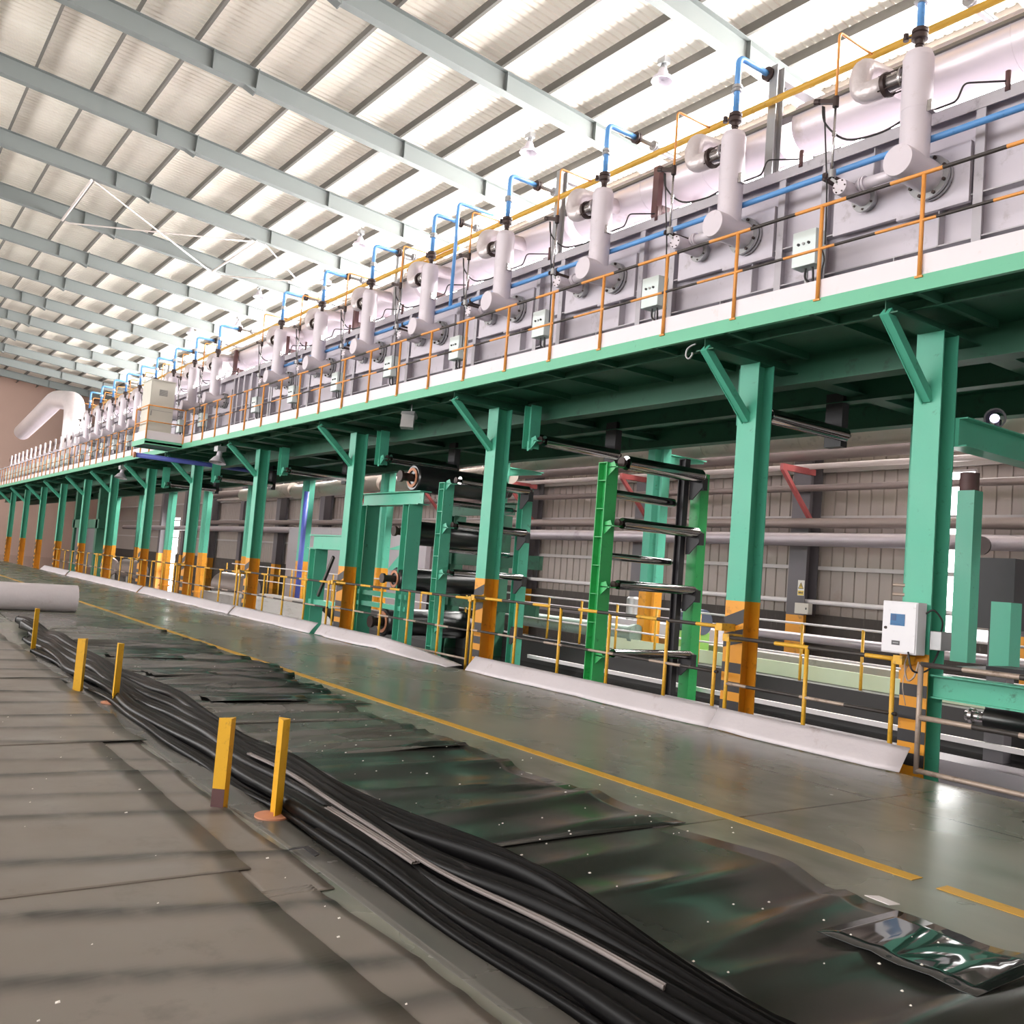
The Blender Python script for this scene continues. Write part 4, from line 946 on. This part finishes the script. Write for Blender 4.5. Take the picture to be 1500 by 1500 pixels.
# brown drums on the far side
d0 = None
for k, (x, w) in enumerate(((-31.5, 'nearest the camera'), (-45.5, 'in the middle'), (-51, 'farthest away'))):
    lab = 'brown grey cylindrical drum behind the far guardrail, %s' % w
    if d0 is None:
        d0 = root('drum', lab, 'drum', (x, 11.2, .45), 'brown drums behind the guardrail')
        mb = MB(); mb.lathe((-1.2, 0, 0), (1, 0, 0), [(0, 0), (0, .40), (.04, .46), (2.4, .46), (2.44, .40), (2.44, 0)], 28); mb.build('shell', 'pipebrown', d0)
        mb = MB(); mb.box(-.9, -.6, -.35, .35, -.71, -.3); mb.box(.6, .9, -.35, .35, -.71, -.3); mb.build('cradle', 'conc', d0)
    else: copy_tree(d0, (x, 11.2, .45), lab)
lb = root('loading_ramp', 'grey concrete ramp block behind the guardrail left of the violet pipe', 'ramp', (-31, 9.88, -.26))
mb = MB(); mb.prism([(0, 0), (3.8, 0), (3.8, .55), (0, .55)], 0, 2.5, 'y'); mb.build('block', 'conc', lb)
mb = MB(); mb.prism([(3.8, 0), (5.6, 0), (3.8, .55)], .2, 2.3, 'y'); mb.build('slope', 'conc', lb)
ph = root('plant_room', 'grey plastered plant room wall behind the rear columns', 'building', (-42.5, 17.5, -.26))
mb = MB(); mb.box(0, 13, 0, .2, 0, 3.3); mb.build('front_wall', 'pipegrey', ph)
mb = MB(); mb.box(2.3, 3.3, -.03, 0, 0, 2.3); mb.box(2.2, 2.3, -.06, .0, 0, 2.4, 1); mb.box(3.3, 3.4, -.06, 0, 0, 2.4, 1); mb.box(2.2, 3.4, -.06, 0, 2.3, 2.4, 1); mb.build('door', ['conc', 'edge'], ph)
gf = root('steel_portal', 'dark green portal of posts and beams far along the line', 'portal', (-50, 10.4, 0))
for x in (0, -5.5):
    mb = MB(); mb.box(x - .2, x + .2, 0, .4, -.26, 4.5); mb.build('post', 'green3', gf)
mb = MB(); mb.box(-6, .5, 0, .3, 2.3, 2.75); mb.build('beam', 'green3', gf)
mb = MB(); mb.box(-5.2, -.6, .1, .2, .3, 2.3); mb.build('infill_plate', 'wallcol', gf)
# green pipe run, motor and lime machine behind the towers
mb = MB(); mb.lathe((0, 0, 0), (1, 0, 0), [(0, 0), (0, .16), (3.6, .16), (3.6, .20), (3.7, .20), (3.7, 0)], 22); tag(mb.build('cooling_cylinder', 'greygreen', None, (-17.2, 13.0, .62)), 'greyish green cylinder lying behind the guardrail and the bright green tower', 'cylinder')
mb = MB(); mb.lathe((0, 0, 0), (0, 0, 1), [(0, 0), (0, .16), (.5, .16), (.54, .12), (.54, 0)], 18); tag(mb.build('motor', 'galv', None, (-15.75, 15, .78)), 'grey upright motor standing behind the orange rear column', 'motor')
longbox('beige_chest', 'toe', -17.0, -13.0, 14.7, 15.3, -.26, .80, 'long beige chest behind the guardrail near the bright green tower', 'chest')
lm = root('pump_unit', 'lime green pump base with a blue grey motor on top, beside the bright green tower', 'pump', (-12.3, 13.3, .0))
mb = MB(); mb.box(-.3, .25, -.2, .2, .45, .8); mb.build('base_box', 'machine', lm)
mb = MB(); mb.lathe((-.35, 0, 1.0), (1, 0, 0), [(0, 0), (0, .18), (.05, .21), (.45, .21), (.5, .24), (.62, .24), (.62, 0)], 20); mb.build('motor_body', 'bluegrey', lm)
mb = MB(); mb.box(-.25, .2, -.18, .18, -.26, .45); mb.build('stand', 'wallcol', lm)

# machine frame right of the first column
mf = root('machine_frame', 'pale turquoise machine frame of beams and posts right of the first column', 'frame', (-5.2, 9.3, 0))
mb = MB(); mb.box(0, 5, -.05, .05, .70, .91); mb.box(0, 5, -.12, .12, .91, .925); mb.box(0, 5, -.10, .10, .685, .70); mb.build('long_beam', 'green', mf)
mb = MB(); mb.box(-.03, .03, .16, 3.9, 3.34, 3.62); mb.box(-.12, .12, .16, 3.9, 3.62, 3.635); mb.box(-.12, .12, .16, 3.9, 3.325, 3.34); mb.build('cross_beam', 'green', mf)
mb = MB(); mb.box(-.75, -.54, 1.62, 1.82, .99, 3.05); mb.build('post', 'green', mf)
mb = MB(); mb.box(-.10, .12, 1.25, 1.5, .99, 1.73); mb.build('post', 'green', mf)
mb = MB(); mb.box(1.2, 1.45, -.1, .1, -.26, .69); mb.build('post', 'green', mf)
mb = MB(); mb.lathe((-.66, 1.72, 3.05), (0, 0, 1), [(0, 0), (0, .11), (.22, .11), (.24, .0)], 14); mb.build('post_head', 'brown', mf)
mr = root('low_roll', 'black roll lying low under the turquoise beam right of the first column', 'roll', (-5.3, 10.6, .42))
mb = MB(); mb.lathe((0, 0, 0), (1, 0, 0), [(0, 0), (0, .14), (4.4, .14), (4.4, 0)], 24); mb.build('roll_body', 'bigroll', mr)
mb = MB(); mb.cyl((-.25, 0, 0), (0, 0, 0), .06, 14); mb.lathe((-.2, 0, 0), (1, 0, 0), [(0, .06), (0, .09), (.04, .09), (.04, .06)], 14); mb.build('journal', 'steel', mr)
tb = root('roller_table', 'grey topped table with a dark tray above the turquoise beam', 'table', (-5.4, 10.0, .96))
mb = MB(); mb.box(0, 5, 0, .8, 0, .03); mb.build('table_top', 'pipegrey', tb)
mb = MB(); mb.box(.3, 5, .1, .6, .03, .07); mb.build('dark_tray', 'black', tb)
mb = MB(); mb.box(.9, 1.0, .1, .2, -1.2, 0); mb.box(4, 4.1, .1, .2, -1.2, 0); mb.build('leg', 'green3', tb)
vm = root('valve_machine', 'dark machine column with handwheel behind the turquoise posts', 'machine', (-6.2, 11.9, 0))
mb = MB(); mb.box(0, .5, 0, .4, 1.4, 2.3); mb.build('body', 'black', vm)
mb = MB(); mb.lathe((.1, -.05, 2.45), (0, -1, 0), [(0, .12), (.03, .12), (.03, .08), (.04, 0)], 16); mb.build('handwheel', 'valve', vm)
mb = MB(); mb.box(.15, .4, .1, .3, -.26, 1.4); mb.build('pedestal', 'wallcol', vm)
wl = root('work_light', 'lit violet white work lamp on the turquoise cross beam', 'lamp', (-5.35, 10.6, 3.72))
mb = MB(); mb.lathe((0, 0, .1), (.3, -1, -.1), [(0, .08), (.12, .12), (.12, .10)], 16); mb.box(-.03, .03, 0, .05, -.08, .1); mb.build('housing', 'black', wl)
mb = MB(); mb.lathe((0.03, -.11, .09), (.3, -1, -.1), [(0, .0), (0, .05), (.01, .05), (.01, 0)], 16); mb.build('lens', emission('lit_violet_lens', (.75, .68, 1, 1), 6), wl)

# ------------------------------------------------------------------ aisle floor
mb = MB(); mb.box(-3.05, -60, 5.29, 5.41, 0.001, .004); mb.box(-2.9, 6, 5.29, 5.41, .001, .004); tag(mb.build('floor_line', 'line'), 'long yellow line painted on the aisle floor', 'line')
def post_mesh(label, x, y, rot, h=.6, plate=True, foot=False):
    b = root('bollard', label, 'bollard', (x, y, 0), 'yellow angle iron bollards'); b.rotation_euler = (0, 0, rot)
    mb = MB(); mb.box(-.04, .04, -.04, -.032, 0, h); mb.box(-.04, -.032, -.032, .04, 0, h)
    mb.prism([(-.032, -.032), (.04, -.032), (-.032, .04)], h - .006, h - .001, 'z'); mb.build('angle_post', 'bollard', b)
    if plate:
        mb = MB(); mb.lathe((0, 0, 0), (0, 0, 1), [(0, .11), (.012, .11), (.016, .06), (.016, 0)], 20); mb.build('foot_plate', 'copper', b)
    if foot:
        mb = MB(); mb.box(-.0425, -.0405, -.04, .04, .0, .13); mb.build('rusty_patch', 'brown', b)
    return b
post_mesh('yellow angle post with round copper foot plate beside the black strips, close to the camera', -5.52, 2.34, math.radians(215), .60)
post_mesh('yellow angle post with brown base standing at the edge of the grey floor sheets', -5.80, 2.10, math.radians(140), .565, False, True)
post_mesh('yellow angle post with small foot plate, in the farther pair, closer to the black strips', -9.95, 2.40, math.radians(215), .60)
post_mesh('yellow angle post of the farther pair, closer to the grey floor sheets', -10.80, 2.24, math.radians(150), .56, False)
post_mesh('farthest yellow angle post, at the edge of the picture beyond the two pairs', -14.6, 2.36, math.radians(215), .6, False)

# black rubber strips lying together in a long bundle
def strip(label, yc, w, z, x0, x1, ph, m='rubber', amp=.022, lift=.03, hh0=.035):
    n = int((x0 - x1) / .12); mb = MB(); vs = []; fs = []; pr = [(-.5, 0), (-.47, .55), (-.38, .8), (-.28, .86), (-.2, .5), (-.1, .95), (0, 1), (.12, .9), (.2, .55), (.3, .92), (.42, .8), (.48, .5), (.5, 0)]
    for i in range(n + 1):
        x = x0 + (x1 - x0) * i / n
        y = yc + amp * math.sin(x * .9 + ph) + amp * .8 * math.sin(x * 1.9 + ph * 2.1) + amp * .4 * math.sin(x * 4.3 + ph)
        zz = z + lift * .5 * (math.sin(x * 1.25 + ph * 1.7) + math.sin(x * 2.3 + ph)); hw = w * (1 + .12 * math.sin(x * 1.7 + ph * 3)); hh = hh0 * (1 + .25 * math.sin(x * 2.6 + ph))
        for a, b in pr: vs.append((x - x0, y + a * hw, max(.002, zz + hh * (b - .5))))
    k = len(pr)
    for i in range(n):
        for j in range(k - 1): fs.append((i * k + j, i * k + j + 1, (i + 1) * k + j + 1, (i + 1) * k + j))
        fs.append((i * k + k - 1, i * k, (i + 1) * k, (i + 1) * k + k - 1))
    fs.append(tuple(range(k))); fs.append(tuple(n * k + j for j in range(k))[::-1])
    mb.add(vs, fs, 0, True)
    return tag(mb.build('rubber_strip', m, None, (x0, 0, 0)), label, 'rubber strip', 'black rubber strips in the floor bundle')
strip('outer black rubber strip lying flat on the floor side nearest the bollards', 2.40, .10, .025, -.6, -14.5, .4, hh0=.05)
strip('wide black rubber strip, second from the bollards in the bundle', 2.50, .18, .07, -.6, -15.6, 1.3, hh0=.09)
strip('black rubber strip with dusty band, in the middle of the bundle', 2.60, .14, .10, -.6, -16.2, 2.2, hh0=.11)
strip('narrow dusty grey strip showing on top of the bundle', 2.585, .03, .152, -2.4, -6.6, 2.2, 'rubberpale', .022, .03, hh0=.02)
strip('black rubber strip just behind the dusty grey one', 2.68, .12, .12, -.6, -17.5, 2.9, hh0=.12)
strip('raised black rubber strip on the bundle, second from the dark floor sheets', 2.76, .11, .14, -.6, -18.5, 3.7, 'rubber', .026, .05, hh0=.12)
strip('high black rubber strip along the dark floor sheet side of the bundle', 2.84, .11, .11, -.6, -19, 4.4, 'rubber', .028, .05, hh0=.12)
strip('lowest black strip tucked under the dark floor sheet side of the bundle', 2.90, .10, .04, -.6, -19, 5.1, 'rubber', .02, .02, hh0=.07)
strip('short pale lilac rubber scrap lying on the bundle close to the camera', 2.52, .05, .128, -4.1, -5.1, 1.3, 'rubberpale', .02, .02, hh0=.015)

# loose sheets on the floor
def sheet(name, label, x0, x1, y0, y1, z, m, seed, amp=.012, wl=.5, ragged=.03, cat='sheet', group=None, ridges=None):
    rr = random.Random(seed); nx = max(6, int(abs(x1 - x0) / (.03 if ridges else .07))); ny = max(6, int(abs(y1 - y0) / .16)); vs = []; fs = []
    ph = [rr.uniform(0, 6.28) for _ in range(8)]; shade_vals = []
    bumps = [(rr.uniform(min(x0, x1), max(x0, x1)), rr.uniform(y0, y1), rr.uniform(.04, .12), rr.uniform(.5, 1.6), rr.uniform(.5, 1.2) * amp * 1.6, rr.uniform(-.18, .18)) for _ in range(int(abs(x1 - x0) * 2.2 / wl * .5) + 2)]
    for i in range(nx + 1):
        x = x0 + (x1 - x0) * i / nx
        for j in range(ny + 1):
            t = j / ny; ya = y0 + ragged * math.sin(x * 1.7 + ph[0]) * .5; yb = y1 + ragged * (math.sin(x * 2.1 + ph[1]) + .6 * math.sin(x * 5.3 + ph[2]))
            y = ya + (yb - ya) * t
            if ridges is not None:
                h = .006 * (1 + math.sin(x * 2.1 + y * .7)) + sum(.45 * a_ * math.exp(-((x - rx - sk * (y - 1.0)) / sw) ** 2) * (.7 + .3 * math.sin(y * 1.9 + rx * 3)) for rx, sk, sw, a_ in ridges)
                shade_vals.append(min(1, max([0] + [a_ / .034 * math.exp(-((x - rx - sk * (y - 1.0) - .0) / (sw * 1.15)) ** 2) for rx, sk, sw, a_ in ridges])))
                vs.append((x - x0, y - y0, max(0, h))); continue
            h = amp * .45 * (1 + math.sin(x * 2 * PI / wl + ph[3] + .5 * math.sin(y * 1.1 + ph[4]))) * (.55 + .45 * math.sin(x * .9 + y * .6 + ph[5]))
            for bx_, by_, sx_, sy_, a_, sk in bumps: h += a_ * math.exp(-((x - bx_ - sk * (y - by_)) / sx_) ** 2 - ((y - by_) / sy_) ** 2)
            vs.append((x - x0, y - y0, max(0, h)))
    k = ny + 1
    for i in range(nx):
        for j in range(ny): fs.append((i * k + j, (i + 1) * k + j, (i + 1) * k + j + 1, i * k + j + 1) if x1 > x0 else (i * k + j, i * k + j + 1, (i + 1) * k + j + 1, (i + 1) * k + j))
    mb = MB(); mb.add(vs, fs, 0, True); o = mb.build(name, m, None, (x0, y0, z)); s = o.modifiers.new('thickness', 'SOLIDIFY'); s.thickness = .004; s.offset = -1
    if shade_vals: o.data.attributes.new('crease_shade', 'FLOAT', 'POINT').data.foreach_set('value', shade_vals)
    return tag(o, label, cat, group)
G1 = 'dark rubber sheets on the aisle floor'
sheet('rubber_sheet', 'large dark rubber sheet filling the aisle floor closest to the camera', -.5, -4.6, 2.95, 4.70, .006, 'mat', 3, .020, .8, .10, 'sheet', G1)
sheet('rubber_sheet', 'dark rubber sheet beside the nearer bollard pair', -4.45, -7.2, 2.98, 4.80, .012, 'mat', 5, .022, .6, .06, 'sheet', G1)
sheet('rubber_sheet', 'lighter grey rubber sheet laid across the aisle between the bollard pairs', -7.0, -8.6, 3.0, 4.75, .018, 'mat2', 6, .024, .5, .05, 'sheet', G1)
sheet('rubber_sheet', 'second lighter grey rubber sheet just beyond the first, with a dark lapped edge', -8.5, -9.6, 3.0, 4.7, .024, 'mat2', 8, .024, .5, .05, 'sheet', G1)
sheet('rubber_sheet', 'wrinkled dark sheet with bright glints beside the farther bollard pair', -9.5, -12.3, 3.0, 5.0, .018, 'mat', 9, .036, .38, .07, 'sheet', G1)
sheet('rubber_sheet', 'wrinkled dark sheet with glints just beyond the farther bollard pair', -12.1, -15.4, 3.0, 5.15, .024, 'mat', 11, .034, .45, .07, 'sheet', G1)
sheet('rubber_sheet', 'grey sheet reaching the yellow line beyond the wrinkled ones', -15.2, -18.4, 2.95, 5.2, .018, 'mat2', 12, .024, .6, .05, 'sheet', G1)
sheet('rubber_sheet', 'pale flat sheet in front of the far roll', -18.3, -21.8, 2.8, 5.0, .012, 'mat2', 14, .008, .7, .05, 'sheet', G1)
for k, (x, y, w, d, n) in enumerate(((-9.6, 3.3, .5, 1.1, 'nearer'), (-11.6, 3.25, .7, .9, 'middle'), (-13.4, 3.2, .7, 1.0, 'farther'))):
    sheet('rubber_offcut', 'narrow dark rubber offcut with curled edge lying over the sheets, the %s of three' % n, x, x - w, y, y + d, .045, 'mat', 20 + k, .012, .4, .03, 'sheet', 'rubber offcuts on the sheets')
G2 = 'grey dusty sheets beside the bollards'
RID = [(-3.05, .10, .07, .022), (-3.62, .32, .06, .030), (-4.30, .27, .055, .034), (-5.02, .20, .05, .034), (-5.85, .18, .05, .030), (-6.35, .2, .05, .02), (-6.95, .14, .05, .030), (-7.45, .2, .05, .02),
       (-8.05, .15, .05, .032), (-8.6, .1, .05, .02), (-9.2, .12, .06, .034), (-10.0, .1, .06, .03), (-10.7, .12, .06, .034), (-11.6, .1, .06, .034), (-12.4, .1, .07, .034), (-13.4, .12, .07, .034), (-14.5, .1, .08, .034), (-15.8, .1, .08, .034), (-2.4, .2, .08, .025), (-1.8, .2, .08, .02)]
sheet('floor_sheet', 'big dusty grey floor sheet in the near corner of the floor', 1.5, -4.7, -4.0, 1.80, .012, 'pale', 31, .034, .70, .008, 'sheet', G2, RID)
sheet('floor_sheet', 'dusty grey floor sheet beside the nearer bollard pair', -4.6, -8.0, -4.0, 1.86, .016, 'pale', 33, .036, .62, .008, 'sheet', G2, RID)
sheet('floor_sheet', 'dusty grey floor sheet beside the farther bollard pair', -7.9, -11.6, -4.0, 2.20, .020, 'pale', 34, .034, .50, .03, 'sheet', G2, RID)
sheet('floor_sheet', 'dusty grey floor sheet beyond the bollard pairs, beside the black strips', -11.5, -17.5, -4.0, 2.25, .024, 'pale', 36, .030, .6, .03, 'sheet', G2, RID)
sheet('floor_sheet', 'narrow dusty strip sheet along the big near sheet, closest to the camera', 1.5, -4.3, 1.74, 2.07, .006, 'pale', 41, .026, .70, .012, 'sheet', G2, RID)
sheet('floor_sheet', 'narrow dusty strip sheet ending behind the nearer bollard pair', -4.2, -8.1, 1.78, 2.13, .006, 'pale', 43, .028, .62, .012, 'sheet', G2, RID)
sheet('plastic_sheet', 'small shiny black plastic sheet with bright glints by the end of the yellow line', -1.95, -2.72, 3.90, 4.55, .04, 'plastic', 52, .010, .6, .04, 'sheet')
sheet('rubber_sheet', 'narrow dirty dark sheet strip between the bollards and the black bundle', 1.0, -14.0, 2.17, 2.42, .002, 'mat2', 61, .0, .9, .02, 'sheet', G1)
# scrap and litter
sc_ = root('metal_scrap', 'small bent dark scrap lying on the floor near the round foot plate', 'scrap', (-4.75, 2.17, .01))
mb = MB(); mb.bar((-.08, 0, .005), (0, .05, .035), .04, .006); mb.bar((0, .05, .035), (.07, .09, .004), .04, .006); mb.build('bent_strip', 'black', sc_)
tr = root('paper_scrap', 'small white scrap on the dark sheet edge by the yellow line', 'scrap', (-2.86, 4.68, .03))
mb = MB(); mb.prism([(-.09, -.02), (.06, -.03), (.08, .04), (-.05, .05)], 0, .004); mb.build('scrap_sheet', 'edge', tr)
mb = MB()
for i in range(170):
    if i % 3: x, y = -R_.uniform(2, 13), R_.uniform(3.0, 5.0)
    else: x, y = -R_.uniform(2.5, 9), R_.uniform(-.5, 2.0)
    s = R_.uniform(.003, .009); mb.add([(x - s, y - s * .6, .052), (x + s, y - s, .052), (x + s * .7, y + s, .052), (x - s * .5, y + s, .056)], [(0, 1, 2), (0, 2, 3), (0, 3, 1), (1, 3, 2)])
tag(mb.build('litter', 'specks'), 'tiny white litter crumbs scattered over the floor sheets', 'litter', kind='stuff')
# rolled sheet lying across the aisle
ro = root('sheet_roll', 'big pale roll of sheet lying across the far aisle floor', 'roll', (-22.6, 1.6, .30))
mb = MB(); mb.lathe((0, 0, 0), (0, 1, 0), [(0, 0), (0, .30), (2.85, .30), (2.85, .20), (2.80, .20), (2.80, 0)], 36); mb.build('rolled_sheet', 'kick', ro)
mb = MB(); mb.lathe((0, 2.79, 0), (0, 1, 0), [(0, .21), (.07, .21), (.07, .12), (.03, .12), (.03, 0)], 24); mb.build('core_end', 'rubber', ro)
mb = MB(); mb.box(-.3, -.9, 0, 2.8, -.30, -.28); mb.build('loose_flap', 'pale', ro)

# ------------------------------------------------------------------ daylight, camera
w = bpy.data.worlds.new('daylight'); scene.world = w; w.use_nodes = True
bgd = w.node_tree.nodes['Background']; bgd.inputs[0].default_value = (.94, .97, 1, 1); bgd.inputs[1].default_value = 2.2
scene.view_settings.view_transform = 'Standard'; scene.view_settings.look = 'None'; scene.view_settings.gamma = 1; scene.view_settings.use_curve_mapping = False
scene.view_settings.exposure = 0.0
scene.cycles.use_denoising = True
scene.cycles.max_bounces = 10; scene.cycles.diffuse_bounces = 6; scene.cycles.glossy_bounces = 4; scene.cycles.transmission_bounces = 4
scene.cycles.sample_clamp_indirect = 6
cam = bpy.data.cameras.new('camera'); co = bpy.data.objects.new('camera', cam); COL.objects.link(co)
yaw, pit, rol = .624092445, .0677106496, .0789122464
fw = Vector((-math.cos(yaw) * math.cos(pit), math.sin(yaw) * math.cos(pit), math.sin(pit)))
rt = fw.cross(Vector((0, 0, 1))).normalized(); upv = rt.cross(fw)
r2 = rt * math.cos(rol) + upv * math.sin(rol); u2 = upv * math.cos(rol) - rt * math.sin(rol)
co.matrix_world = Matrix(((r2.x, u2.x, -fw.x, 0), (r2.y, u2.y, -fw.y, 0), (r2.z, u2.z, -fw.z, 1.6), (0, 0, 0, 1)))
cam.sensor_fit = 'HORIZONTAL'; cam.sensor_width = 36.0; cam.lens = 1358.15 / 1500 * 36.0
cam.clip_start = .05; cam.clip_end = 400
scene.camera = co
